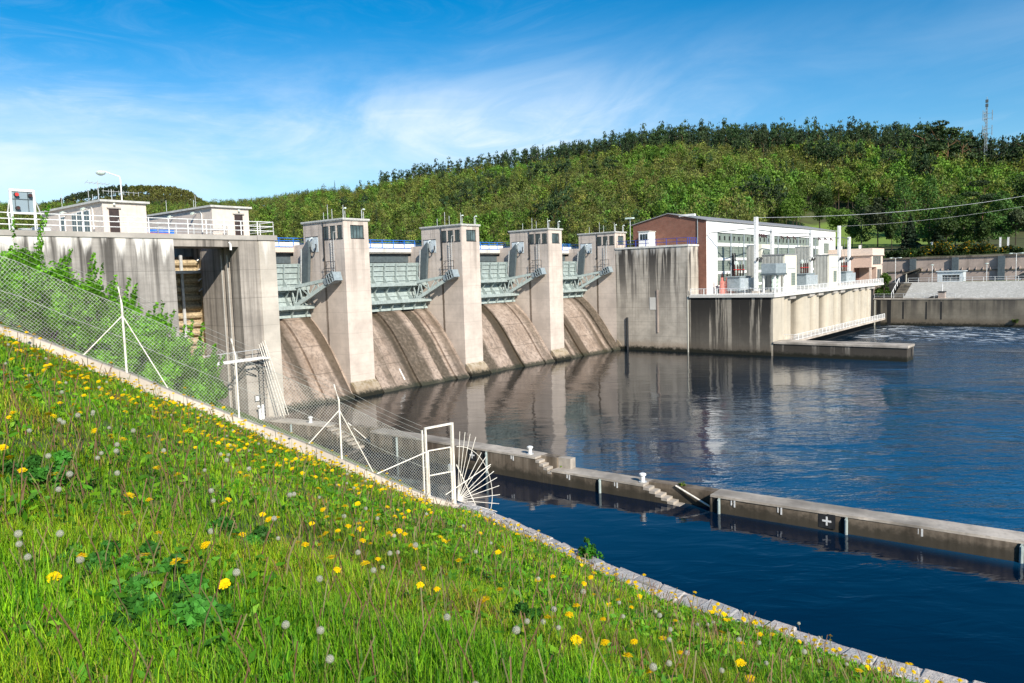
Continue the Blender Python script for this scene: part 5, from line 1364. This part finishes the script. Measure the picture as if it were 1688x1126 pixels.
# value noise for patches of species
_NZ = rng.random((64, 64))
def vnoise(x, y, s):
    x = np.asarray(x)/s; y = np.asarray(y)/s; i = np.floor(x).astype(int); j = np.floor(y).astype(int); f = x-i; g_ = y-j
    f = f*f*(3-2*f); g_ = g_*g_*(3-2*g_); q = lambda a, b: _NZ[a % 64, b % 64]
    return (q(i, j)*(1-f)+q(i+1, j)*f)*(1-g_)+(q(i, j+1)*(1-f)+q(i+1, j+1)*f)*g_

def pix_of(X):
    d = np.asarray(X, float)-EYE; z = d@_fw; return 844+FPX*(d@_r)/z, 563-FPX*(d@_u)/z

PROT = {k: [proto(k, n, 100+i*7+len(k), lf) for i in range(3)] for k, n, lf in
        (('birch', 150, .055), ('pine', 170, .050), ('spruce', 170, .055), ('fresh', 210, .056), ('olive', 210, .052), ('sparse', 210, .044), ('dark', 200, .058))}
pos, kinds, hts, tints = [], [], [], []
cand = 14500; az = rng.uniform(R(12), R(97), cand)
for a in az:
    rb, rc = float(base_r(a)), float(crest_r(a)); t = rng.random()**.8*1.06; r = rb+8+(rc-rb-8)*t
    x, y = r*math.sin(a), r*math.cos(a); deg = math.degrees(a)
    z = float(hill_z(a, r)); px, py = pix_of((x, y, z))
    if px > 1255 and r < 262: continue                 # garden terrace with its own trees
    if 1320 < px < 1480 and py > 352: continue          # meadow
    n1, n2, n3 = vnoise(x, y, 38), vnoise(x+500, y, 90), vnoise(x, y+300, 17)
    pine_t = np.interp(px, [500, 700, 900, 1100, 1300, 1500, 1620], [1.04, .95, .76, .66, .74, .80, .86])
    if t > pine_t+(n1-.5)*.16: k = 'pine' if rng.random() < .58 else 'spruce'; h = rng.uniform(10.5, 19)*(1.16 if rng.random() < .13 else 1)
    else:
        if n3 > .84 and px > 560: k = 'pine'; h = rng.uniform(13, 17)
        elif n3 < .07: k = 'spruce'; h = rng.uniform(12, 17)
        elif n1 + rng.normal(0, .12) > .76: k = 'fresh'; h = rng.uniform(9, 14)
        elif n2 + rng.normal(0, .1) > .52: k = 'sparse' if rng.random() < .9 else 'fresh'; h = rng.uniform(7, 15)
        elif n1 < .10: k = 'dark'; h = rng.uniform(9, 13)
        else: k = rng.choice(['olive', 'sparse', 'fresh', 'spruce', 'birch'], p=[.56, .25, .09, .05, .05]); h = rng.uniform(7, 16)
        if t > .9: h *= .8
    if px < 560 and t > .75: h = min(h, 9.5)
    pos.append((x, y, z)); kinds.append(k); hts.append(h); tints.append(rng.uniform(.55, 1.42)*np.array([rng.uniform(.8, 1.15), 1, rng.uniform(.85, 1.15)]))
forest('hillside_woods', 'mixed spring woods covering the hillside behind the dam', pos, kinds, hts, tints, PROT, M['leaf'])
pos, kinds, hts, tints = [], [], [], []
PF = {k: [proto(k, 45, 300+i*7+len(k), .15) for i in range(3)] for k in ('pine', 'sparse', 'olive')}
for a in rng.uniform(R(13), R(31), 3000):
    r = 720+235*rng.random()**.7; x, y = r*math.sin(a), r*math.cos(a); z = float(far_z(a, r)); n1 = vnoise(x, y, 60)
    px = pix_of((x, y, z))[0]
    k = 'pine' if (px < 210 and n1 > .25) or n1 > .78 else ('sparse' if n1 < .55 else 'olive')
    pos.append((x, y, z)); kinds.append(k); hts.append(rng.uniform(8, 12)); tints.append(rng.uniform(.45, .8)*np.array([1.05, .95, 1.05]))
forest('far_woods', 'dark woods on the distant hill upstream', pos, kinds, hts, tints, PF, M['leaf'])

# single trees one can tell apart
def tree(name, kind, base, h, w, nf, leaf, label, group, seed, top=.75, tint=(1, 1, 1), rad=.014, cat='tree'):
    rg = np.random.default_rng(seed); t = thing(name, label, cat, tuple(base), group)
    C, d, s, tone = crown_pts(FORM.get(kind, kind), nf, rg)
    C = C*np.array([w, w, 1])*h; el = 2.0 if kind in ('sparse',) else 1.3
    V = rand_quads(C, leaf*s/el**.5, leaf*s*el**.5, rg, up=.3, nrm=d*.7)
    tv = np.array(TONE[kind])*np.array(tint)*tone[:, None]*rg.uniform(.7, 1.35, nf)[:, None]
    mass('crown', V+np.array(base), 4, tv, M['leaf'], t)
    Tq = trunk_quads(h, rad*h, rg, 7, top=.9 if kind in ('pine', 'spruce', 'birch', 'poplar') else top, branches=12)
    mass('trunk', Tq+np.array(base), 4, np.tile(np.array(BARKC.get(kind, (.075, .058, .042))), (len(Tq)//4, 1)), M['leaf'], t)
    return t
TL = [ # kind, photo x, top y, base y, distance, width factor, label
    ('fresh', 1312, 303, 392, 262, 1.05, 'bright green round tree directly behind the powerhouse roof'),
    ('fresh', 1383, 335, 380, 258, 1.25, 'broad mid green tree at the left edge of the meadow'),
    ('birch', 1420, 318, 404, 240, 1.5, 'tall grey green birch left of the meadow strip, over the pink house'),
    ('grey', 1447, 322, 404, 238, .95, 'rounded dark birch just left of the bright meadow strip'),
    ('poplar', 1487, 292, 412, 236, 1.45, 'tall narrow light green poplar right of the meadow strip'),
    ('poplar', 1531, 290, 410, 240, 1.3, 'second tall narrow light green poplar, above the yellow hedge'),
    ('spruce', 1500, 352, 414, 226, 1.0, 'dark round topped spruce at the foot of the left poplar'),
    ('spruce', 1546, 358, 412, 228, 1.0, 'dark cone shaped spruce between the poplar and the leafy trees'),
    ('birch', 1575, 322, 408, 235, 2.2, 'wide leafy green tree in the middle of the garden row'),
    ('birch', 1606, 330, 406, 232, 2.0, 'leafy green tree left of the bright weeping birch'),
    ('poplar', 1650, 316, 402, 230, 1.9, 'bright weeping birch above the white marker posts'),
    ('grey', 1674, 336, 402, 228, .9, 'grey green tree right of the bright weeping birch'),
    ('dark', 1692, 262, 380, 250, .9, 'big dark green tree cut off by the right edge'),
    ('pine', 1618, 300, 384, 262, 1.5, 'lone dark pine rising behind the garden trees'),
    ('dark', 1352, 300, 388, 275, .8, 'shaded dark tree behind the bright round one'),
    ('dark', 1275, 318, 392, 268, .95, 'dark tree behind the tall portal pole and powerhouse ridge'),
    ('dark', 1240, 325, 392, 275, .9, 'dark tree left of the tall portal pole, behind the roof'),
    ('fresh', 1405, 358, 402, 246, 1.1, 'low green tree on the meadow above the pink house'),
    ('dark', 1560, 350, 412, 222, 1.0, 'dense dark tree hiding the foot of the garden row'),
    ('dark', 1620, 352, 410, 222, 1.0, 'dense dark tree beneath the bright weeping birch'),
    ('dark', 1470, 356, 414, 224, .6, 'slim dark tree at the right border of the meadow strip'),
]
for i, (k, px, ty, by, D, w, lb) in enumerate(TL):
    p = at(px, by, D); q = at(px, ty, D); a = math.atan2(p[0], p[1]); zb = min(p[2], float(hill_z(a, D))+.3)
    nm = {'spruce': 'spruce_tree', 'pine': 'pine_tree', 'poplar': 'poplar_tree', 'birch': 'birch_tree'}.get(k, 'leafy_tree')
    tree(nm, k, (p[0], p[1], zb), float(q[2]-zb), w, 3600, .42 if k != 'spruce' else .5, lb, 'garden trees on the right bank', 500+i, tint=(.80, .80, .85))
SKYL = [('pine', 1545, 203, 272, 1.35, 'tall broad pine left of the leaning skyline pine'), ('pine', 1562, 208, 276, 1.3, 'layered pine at the end of the dense skyline row'),
        ('pine', 1585, 221, 279, 1.5, 'leaning ragged pine standing free on the skyline'), ('spruce', 1613, 233, 276, 1.2, 'bushy spruce just left of the radio mast'),
        ('spruce', 1632, 226, 276, 1.0, 'pointed spruce just right of the radio mast foot'), ('spruce', 1652, 222, 274, 1.0, 'tallest pointed spruce right of the radio mast'),
        ('spruce', 1671, 226, 274, 1.1, 'pointed spruce near the right end of the skyline'), ('pine', 1690, 231, 276, 1.5, 'dark pine on the skyline cut by the right edge'),
        ('pine', 1524, 208, 268, 1.3, 'dense pine on the skyline, fourth from its free end'), ('pine', 1600, 240, 280, 1.2, 'short crooked pine in the skyline gap')]
for i, (k, px, ty, by, w, lb) in enumerate(SKYL):
    D = 335; p = at(px, by, D); q = at(px, ty, D); zb = float(hill_z(math.atan2(p[0], p[1]), D)); zb = min(zb, p[2])
    tree('pine_tree' if k == 'pine' else 'spruce_tree', k, (p[0], p[1], zb), float(q[2]-zb), w, 900, .8, lb, 'conifers on the skyline', 700+i)

# shrubs
def shrub(name, base, rx, ry, h, nf, leaf, tone, label, group, seed, flowers=0, lean=0, cat='bush', mat='bushleaf'):
    rg = np.random.default_rng(seed); t = thing(name, label, cat, tuple(base), group)
    k = 16; u = rg.normal(size=(k, 3)); u[:, 2] = np.abs(u[:, 2]); u /= np.linalg.norm(u, axis=1)[:, None]
    bc = u*np.array([rx*.75, ry*.75, h*.86])*rg.uniform(.4, 1.05, k)[:, None]; rad = rg.uniform(.22, .42, k)*min(rx, h)
    i = rg.integers(0, k, nf); d = rg.normal(size=(nf, 3)); d[:, 2] += .3; d /= np.linalg.norm(d, axis=1)[:, None]
    C = bc[i]+d*rad[i][:, None]*rg.uniform(.2, 1.15, nf)[:, None]**.5; C[:, 2] = np.abs(C[:, 2])
    if nf > 4000:
        ns = nf//7; sh = rg.integers(0, 14, ns); sa = rg.uniform(0, 2*PI, 14); sl_ = rg.uniform(.75, 1.3, 14); f_ = rg.uniform(.35, 1, ns)
        C[:ns] = np.stack([np.cos(sa)[sh]*rx*.8*f_**.7, np.sin(sa)[sh]*ry*.8*f_**.7, h*sl_[sh]*f_], 1)+rg.normal(0, .07, (ns, 3))*(1.5-f_)[:, None]
    V = rand_quads(C, leaf*rg.uniform(.6, 1.1, nf), leaf*rg.uniform(1.0, 1.9, nf), rg, up=.25, nrm=d*.5)
    tv = np.array(tone)*rg.uniform(.45, 1.35, k)[i][:, None]*rg.uniform(.65, 1.4, nf)[:, None]
    if flowers:
        m_ = rg.random(nf) < flowers; m_ &= (C[:, 2] > h*.3); tv[m_] = np.array((.50, .30, .01))*rg.uniform(.6, 1.2, m_.sum())[:, None]
    mass('foliage', V+np.array(base), 4, tv, M[mat], t)
    st = MB()
    for j in range(9):
        a = rg.uniform(0, 2*PI); e = bc[rg.integers(0, k)]
        st.tube([(base[0]+.1*math.cos(a), base[1]+.1*math.sin(a), base[2]-.3), (base[0]+e[0]*.5, base[1]+e[1]*.5, base[2]+e[2]*.6), (base[0]+e[0], base[1]+e[1], base[2]+e[2])], .035, 4, .012)
    st.build('stem', M['bark'], t)
    return t
def lock_bank_z(x, y):
    # same surface as lock_bank above
    t = np.clip((y-kerb_y(x)-.1)/(56.35-kerb_y(x)-.1), 0, 1); x0 = 16.9+(28.2-16.9)*t
    z = 5.6-.6*t+.56*max(0, x0-x)
    zk = float(kerb_z(min(x, 16.6)))-.2
    if x < 16.6: z = z*min(1, t*4)+zk*(1-min(1, t*4))
    return min(z, 16.7)
GB_ = (.135, .340, .018)
BL = [ # photo x, top y, distance, half width, label
    (8, 372, 46, 2.6, 'bush at the left frame edge, reaching up to the deck railing'),
    (40, 425, 44, 2.6, 'bush below the signal board, against the stained wall'),
    (85, 448, 43, 2.6, 'bush between the signal board and the ragged young shoots'),
    (122, 462, 42, 2.4, 'bush with ragged shoots in front of the stained wall'),
    (158, 478, 41, 2.2, 'tall ragged bush left of the first white fence post'),
    (195, 508, 40, 2.1, 'bush right behind the first white fence post'),
    (232, 522, 40, 1.9, 'bush just right of the first white fence post'),
    (262, 556, 39, 1.7, 'low bush below the left edge of the lock opening'),
    (300, 556, 43, 1.7, 'bush growing up in front of the lock opening'),
    (332, 590, 42, 1.5, 'rightmost bush, by the end of the white gangway'),
    (20, 470, 32, 2.2, 'near bush low at the left edge, behind the fence'),
    (70, 510, 32, 2.2, 'near bush under the left fence mesh'),
    (130, 545, 32, 2.0, 'near bush left of the left fence brace'),
    (185, 580, 32, 1.9, 'near bush behind the foot of the first fence post'),
    (240, 610, 32, 1.7, 'near bush behind the right brace of the first post'),
    (290, 630, 33, 1.5, 'near low bush between the first and second fence posts'),
    (325, 652, 33, 1.2, 'small near bush left of the second fence post'),
]
for i, (px, ty, D, rw, lb) in enumerate(BL):
    q = at(px, ty, D); zb = min(lock_bank_z(q[0], q[1]), q[2]-1.2); h = float(q[2]-zb)
    if h > 5: zb = q[2]-5; h = 5.0
    shrub('bush', (q[0], q[1], zb), rw, rw, h, 10500, .115, GB_, lb, 'bushes on the bank beside the lock', 900+i)
# hedge on top of the retaining wall
HL = [(1463, 410, 0, 'leftmost dark bush of the hedge, beside the pink house'), (1485, 409, 0, 'second dark hedge bush from the pink house'), (1507, 408, .04, 'brownish hedge bush left of the yellow bloom'),
      (1530, 404, .10, 'hedge bush with the first yellow bloom'), (1552, 398, .22, 'tallest left hedge bush with orange yellow bloom'), (1575, 399, .12, 'round green hedge bush with little yellow'),
      (1597, 396, .26, 'hedge bush with the strongest yellow bloom'), (1620, 397, .10, 'hedge bush between both yellow patches'), (1640, 398, .18, 'yellow flecked hedge bush by the white posts'),
      (1662, 403, .02, 'dark hedge bush under the white marker posts'), (1686, 405, 0, 'dark hedge bush at the right frame edge')]
for i, (px, ty, fl, lb) in enumerate(HL):
    q = at(px, ty, 203); rw = 3.2
    shrub('hedge_bush', (q[0]+.6, q[1], 14.2), rw, rw+.3, max(1.6, float(q[2])-14.2), 1300, .34, (.030, .060, .012), lb, 'flowering hedge above the retaining wall', 950+i, fl)
q = at(1463, 452, 182.5)
shrub('bush', (q[0]-1.5, q[1]+.3, 6.4), 2.5, 2.5, float(q[2])-6.0, 2600, .24, (.06, .12, .012), 'single round green bush beside the stairs on the right bank', None, 990)
shrub('weed', (172.7, 16.2, 1.0), .5, .8, 1.1, 160, .2, (.07, .11, .02), 'small weed tuft growing out of the river wall', None, 991, cat='weed')
shrub('weed', (gx(27.6)+.9, 27.0, .92), .18, .3, .4, 140, .07, (.12, .19, .02), 'yellow green weed tuft at the small step drop of the guide wall', None, 993, cat='weed')
shrub('weed', (gx(18.6)+.8, 18.9, .95), .15, .35, .25, 140, .06, (.14, .20, .03), 'low weed tuft on the guide wall above the stair handrail', None, 994, cat='weed')
shrub('weed', (15.35, 10.25, 5.82), .30, .34, .62, 900, .05, (.05, .20, .012), 'fresh green leafy weed sprouting from the stone quay edge', None, 992, cat='weed')

# ---- the meadow in front: blades, broad leaves and dry stalks as one growth
def bank_ok(x, y): return (x < quay_x(y)-QW(y)*1.04) & (y < kerb_y(x)-.42)
def scatter(n, r0, r1, half=46, power=1.0):
    r = r0*(r1/r0)**rng.random(n) if power == 0 else r0+(r1-r0)*rng.random(n)**power
    a = YAW+np.radians(rng.uniform(-half, half, n)); x = r*np.sin(a); y = r*np.cos(a)
    ok = bank_ok(x, y); x, y, r = x[ok], y[ok], r[ok]
    return x, y, bank_z(x, y), r
def blades(n, r0, r1, hmin, hmax, wd, power, cols, bend=.55, clump=0.35, half=46, tuft=True):
    x, y, z, r = scatter(n, r0, r1, half, power); n = len(x)
    dens = vnoise(x*3+90, y*3, 1.7); hh = rng.uniform(hmin, hmax, n)*(.55+.9*dens)
    a = rng.uniform(0, 2*PI, n); dx, dy = np.cos(a), np.sin(a); tl = rng.uniform(.1, bend, n)*hh
    w = wd*rng.uniform(.6, 1.3, n)*(1+np.maximum(0, r-5)*.085)
    px, py = -dy*w*.5, dx*w*.5; B = np.stack([x, y, z-.02], 1); P_ = np.stack([px, py, 0*px], 1)
    Mi = B+np.stack([dx*tl*.3, dy*tl*.3, hh*.6], 1); Tp = B+np.stack([dx*tl, dy*tl, hh*rng.uniform(.82, 1, n)], 1)
    V = np.stack([B-P_, B+P_, Mi+P_*.85, Mi-P_*.85, Mi-P_*.85, Mi+P_*.85, Tp+P_*.12, Tp-P_*.12], 1).reshape(-1, 3)
    ci = rng.choice(len(cols), n, p=[c[0] for c in cols]); base = np.array([c[1] for c in cols])[ci]
    big = vnoise(x*2, y*2+40, 2.3)[:, None]; t_ = base*rng.uniform(.6, 1.4, n)[:, None]*(.62+.7*big)
    dry = (vnoise(x*2+31, y*2+77, 1.5)+rng.normal(0, .16, n) > .92)[:, None]; t_ = np.where(dry, t_*np.array([1.05, .62, 1.6])+np.array([.03, .015, .01]), t_)
    t_[:, 0] *= (.8+.5*vnoise(x+7, y+90, 1.1))
    return V, np.repeat(t_, 2, 0)
GC = [(.42, (.165, .370, .008)), (.32, (.275, .460, .012)), (.16, (.060, .180, .010)), (.07, (.28, .25, .06)), (.03, (.22, .12, .07))]
Vg, Tg = [], []
for args in ((200000, 1.1, 7, .06, .18, .0052, 1.0), (220000, 5, 24.5, .06, .15, .0080, 1.0), (9000, 1.1, 8, .15, .28, .0050, 1.0)):
    V, t_ = blades(*args, GC); Vg.append(V); Tg.append(t_)
# coarse cover outside the view so the slope is not bare from a step aside
V, t_ = blades(30000, 2, 26, .08, .18, .012, 1.0, GC, half=80); Vg.append(V); Tg.append(t_)
# dry stalks
x, y, z, r = scatter(2600, 1.6, 20, 44, 1.0); n = len(x); hh = rng.uniform(.14, .38, n); a = rng.uniform(0, 2*PI, n); w = .0032*(1+np.maximum(0, r-4)*.09)
B = np.stack([x, y, z], 1); E1 = B+np.stack([np.cos(a)*hh*.10, np.sin(a)*hh*.10, hh*.55], 1); E2 = B+np.stack([np.cos(a)*hh*.30, np.sin(a)*hh*.30, hh], 1); side = np.stack([_r[0]*w, _r[1]*w, 0*w], 1)
V = np.stack([B-side, B+side, E1+side, E1-side, E1-side, E1+side, E2+side, E2-side], 1).reshape(-1, 3); Vg.append(V)
Tg.append(np.repeat(np.where(rng.random(n)[:, None] < .6, np.array([[.22, .12, .075]]), np.array([[.24, .21, .10]]))*rng.uniform(.7, 1.3, n)[:, None], 2, 0))
# broad leaves lying low (dandelion, plantain, clover)
x, y, z, r = scatter(42000, 1.4, 24, 46, 1.0); n = len(x); keep = vnoise(x*2+11, y*2+5, 1.3)+rng.normal(0, .12, n) > .42; x, y, z, r = x[keep], y[keep], z[keep], r[keep]; n = len(x)
C = np.stack([x, y, z+rng.uniform(.02, .13, n)], 1); sz = rng.uniform(.03, .075, n)*(1+np.maximum(0, r-6)*.03)
V = rand_quads(C, sz*.55, sz*1.5, rng, up=.9); Vg.append(V)
Tg.append(np.where(rng.random(n)[:, None] < .7, np.array([[.08, .25, .012]]), np.array([[.17, .36, .014]]))*rng.uniform(.6, 1.4, n)[:, None])
gr = mass('grass', np.concatenate(Vg), 4, np.concatenate(Tg), M['grass']); _set(gr, 'lush spring grass with broad leaves and dry stalks', None, None, 'stuff')

def ground_hit(px, py, h=0.0):
    d = ray(px, py); lo = .8
    t = np.arange(.8, 30, .02)[:, None]; p = EYE+d*t
    k = np.nonzero(p[:, 2] < bank_z(p[:, 0], p[:, 1])+h)[0]
    return p[k[0]] if len(k) else None
# darker leafy weed clumps
for i, (px, py, s, lb) in enumerate(((165, 925, .42, 'dark leafy weed clump left of centre, lower left of the meadow'), (262, 990, .34, 'dark bushy weed clump nearest the bottom left'),
        (370, 880, .40, 'dark leafy weed clump right of the others, near yellow flowers'), (30, 770, .5, 'dark leafy weed clump at the left edge'), (840, 1012, .22, 'small dark leafy weed beside the largest seed head'))):
    p = ground_hit(px, py, .12)
    if p is None: continue
    shrub('weed_clump', (p[0], p[1], float(bank_z(p[0], p[1]))-.02), s*1.5, s*1.5, .20, 3200, .034, (.060, .230, .026), lb, 'leafy weed clumps in the meadow', 1100+i, cat='weed', mat='grass')

# dandelions: one flower and one seed head, copied
def flower_mesh():
    rg = np.random.default_rng(5); Vs = []
    for ring, (n, r, z, w) in enumerate(((18, .021, .002, .0062), (16, .016, .006, .0058), (12, .010, .009, .005), (7, .005, .011, .004))):
        for k in range(n):
            a = 2*PI*(k+.5*ring)/n+rg.normal()*.08; c, s_ = math.cos(a), math.sin(a); rr = r*rg.uniform(.9, 1.1)
            i0 = np.array([c*.002, s_*.002, z]); e = np.array([c*rr, s_*rr, z+rg.uniform(-.002, .004)]); q = np.array([-s_*w*.5, c*w*.5, 0])
            Vs += [i0-q*.5, i0+q*.5, e+q, e-q]
    V = np.array(Vs); nt = len(V)//4
    t_ = np.array([(.90, .64, .004)])*rg.uniform(.8, 1.1, nt)[:, None]; t_[-7:] *= np.array([.9, .65, .8])
    return V, t_
def stem_mesh(h, lean):
    V = []; n = 5; pts = [np.array([lean*h*f*f, 0, h*f]) for f in (0, .35, .7, 1)]
    for i in range(3):
        for k in range(n):
            a0, a1 = 2*PI*k/n, 2*PI*(k+1)/n; f = lambda p, a: p+np.array([math.cos(a)*.0017, math.sin(a)*.0017, 0])
            V += [f(pts[i], a0), f(pts[i], a1), f(pts[i+1], a1), f(pts[i+1], a0)]
    return np.array(V)
def fluff_mesh():
    rg = np.random.default_rng(9); V = []; N = 95
    for k in range(N):
        z = 1-2*(k+.5)/N; a = k*2.39996; r_ = math.sqrt(1-z*z); d = np.array([math.cos(a)*r_, math.sin(a)*r_, z]); R0 = .0215*rg.uniform(.92, 1.05)
        u = np.cross(d, [.3, .2, .9]); u /= np.linalg.norm(u); v = np.cross(d, u)
        V += [d*.002-u*.0003, d*.002+u*.0003, d*R0+u*.0003, d*R0-u*.0003]
        for g_ in range(3):
            b = g_*PI/3+rg.uniform(0, 1); e = (u*math.cos(b)+v*math.sin(b))*.0062; f = np.cross(d, e); f = f/np.linalg.norm(f)*.0006
            V += [d*R0-e-f+d*.001, d*R0-e+f+d*.001, d*R0+e+f+d*.001, d*R0+e-f+d*.001]
    V = np.array(V); n = len(V)//4; t_ = np.tile(np.array([(.66, .64, .60)]), (n, 1))*rg.uniform(.8, 1.1, n)[:, None]; t_[::4] *= .55
    return V, t_
FLAB = 'open yellow dandelion on a thin stalk in the meadow grass'; CLAB = 'white fluffy dandelion seed head on a thin stalk in the meadow'
FT, CT = [], []
for v in range(3):
    h = (.15, .19, .24)[v]; t = thing('dandelion', FLAB, 'flower', (0, 0, 0), 'yellow dandelions in the meadow')
    V, tn = flower_mesh(); a = (.25, .5, .1)[v]; Rm = np.array([[math.cos(a), 0, math.sin(a)], [0, 1, 0], [-math.sin(a), 0, math.cos(a)]])
    mass('flower_head', V@Rm.T+np.array([.12*h, 0, h]), 4, tn, M['petal'], t)
    S_ = stem_mesh(h, .12); mass('stem', S_, 4, np.tile(np.array([(.16, .20, .05)]), (len(S_)//4, 1)), M['grass'], t); FT.append(t)
    h = (.20, .27, .33)[v]; t = thing('dandelion_clock', CLAB, 'seed head', (0, 0, 0), 'dandelion seed heads in the meadow')
    V, tn = fluff_mesh(); mass('seed_ball', V+np.array([.2*h, 0, h+.004]), 4, tn, M['fluff'], t)
    S_ = stem_mesh(h, .2); mass('stem', S_, 4, np.tile(np.array([(.22, .15, .08)]), (len(S_)//4, 1)), M['grass'], t); CT.append(t)
used = {}
def put(lst, x, y, sc=1.0):
    v = int(rng.integers(0, 3)); t = lst[v]; loc = (float(x), float(y), float(bank_z(x, y)))
    c = t if t.name not in used else copy_tree(t)
    used[t.name] = 1; c.location = loc; c.rotation_euler = (0, 0, rng.uniform(0, 2*PI)); dd = math.hypot(x, y); c.scale = (sc*(min(1.5, 1.08+.042*dd) if lst is FT else min(1.0, .72+.03*dd)),)*3
FPX_ = [(512, 880), (558, 884), (564, 870), (571, 883), (556, 925), (530, 898), (545, 905), (576, 904), (529, 912), (587, 893), (614, 904), (594, 908), (680, 922), (650, 915), (620, 931), (695, 943), (700, 952),
        (692, 986), (740, 968), (718, 980), (758, 971), (790, 1002), (930, 1062), (956, 1075), (1002, 1059), (946, 1044), (1003, 1077), (909, 979), (1048, 1072), (1125, 1110), (1030, 1105), (1076, 1118), (253, 781), (270, 797), (256, 858), (328, 799),
        (355, 752), (27, 697), (36, 656), (95, 655), (68, 640), (120, 620), (205, 690), (310, 735), (433, 868), (510, 824), (607, 870), (605, 865), (538, 863), (655, 901), (825, 925), (877, 920), (1010, 965), (1045, 985), (462, 862)]
CPX_ = [(835, 1036), (875, 1006), (890, 1001), (754, 1018), (609, 930), (638, 914), (692, 919), (457, 1003), (526, 1072), (518, 1035), (612, 848), (570, 846), (470, 822), (477, 822), (350, 810), (344, 812), (363, 775), (163, 741), (187, 770),
        (162, 742), (182, 751), (100, 698), (48, 715), (82, 767), (125, 785), (37, 892), (28, 900), (62, 912), (80, 893), (42, 612), (98, 642), (157, 641), (270, 757), (230, 717), (143, 702), (1111, 1028), (1025, 1005), (1075, 1002), (965, 985), (1248, 1060), (1272, 1087), (1180, 1090), (1065, 1080), (1130, 1065), (775, 1100)]
for lst, pts, hh, k in ((FT, FPX_, .14, 1.0), (CT, CPX_, .27, 1.05)):
    for px, py in pts:
        p = ground_hit(px, py, hh)
        if p is not None: put(lst, p[0], p[1], k*rng.uniform(.85, 1.15))
# drifts: thick along the kerb and along the quay stones, loose elsewhere
def drift(n, fn):
    out = []
    while len(out) < n:
        x, y = fn()
        if bank_ok(x, y) and 4.2 < math.hypot(x, y): out.append((x, y))
    return out
def near_kerb():
    x = rng.uniform(5.2, 16.0); f = 1-min(.62, abs(rng.normal(0, .23)))-.03; return x*f, kerb_y(x)*f
def near_quay():
    y = rng.uniform(1.5, 14); return quay_x(y)-QW(y)-abs(rng.normal(0, 1.1))-.22, y
def anywhere():
    r = rng.uniform(3, 20); a = YAW+R(rng.uniform(-36, 36)); return r*math.sin(a), r*math.cos(a)
fl = drift(165, near_kerb)+drift(50, near_quay)+drift(30, anywhere)
for x, y in fl: put(FT, x, y, rng.uniform(.8, 1.2)*(1.0+.02*max(0, math.hypot(x, y)-8)))
for x, y in drift(70, anywhere)+drift(25, near_kerb)+drift(25, near_quay): put(CT, x, y, rng.uniform(.8, 1.15))
# the countless rest of the yellow drifts
Vm, Tm = [], []; V0, t0 = flower_mesh(); V0 = V0[:34*4]; t0 = t0[:34]
for x, y in drift(820, near_kerb)+drift(240, near_quay)+drift(140, anywhere):
    s_ = rng.uniform(.8, 1.25)*1.75; a = rng.uniform(0, 2*PI); b = rng.uniform(.1, .6)
    Q = V0*s_; Q = np.stack([Q[:, 0]*math.cos(b)+Q[:, 2]*math.sin(b), Q[:, 1], -Q[:, 0]*math.sin(b)+Q[:, 2]*math.cos(b)], 1)
    Q = np.stack([Q[:, 0]*math.cos(a)-Q[:, 1]*math.sin(a)+x, Q[:, 0]*math.sin(a)+Q[:, 1]*math.cos(a)+y, Q[:, 2]+float(bank_z(x, y))+rng.uniform(.13, .24)], 1); Vm.append(Q); Tm.append(t0)
_set(mass('dandelions', np.concatenate(Vm), 4, np.concatenate(Tm), M['petal']), 'far drifts of small yellow dandelions', None, None, 'stuff')
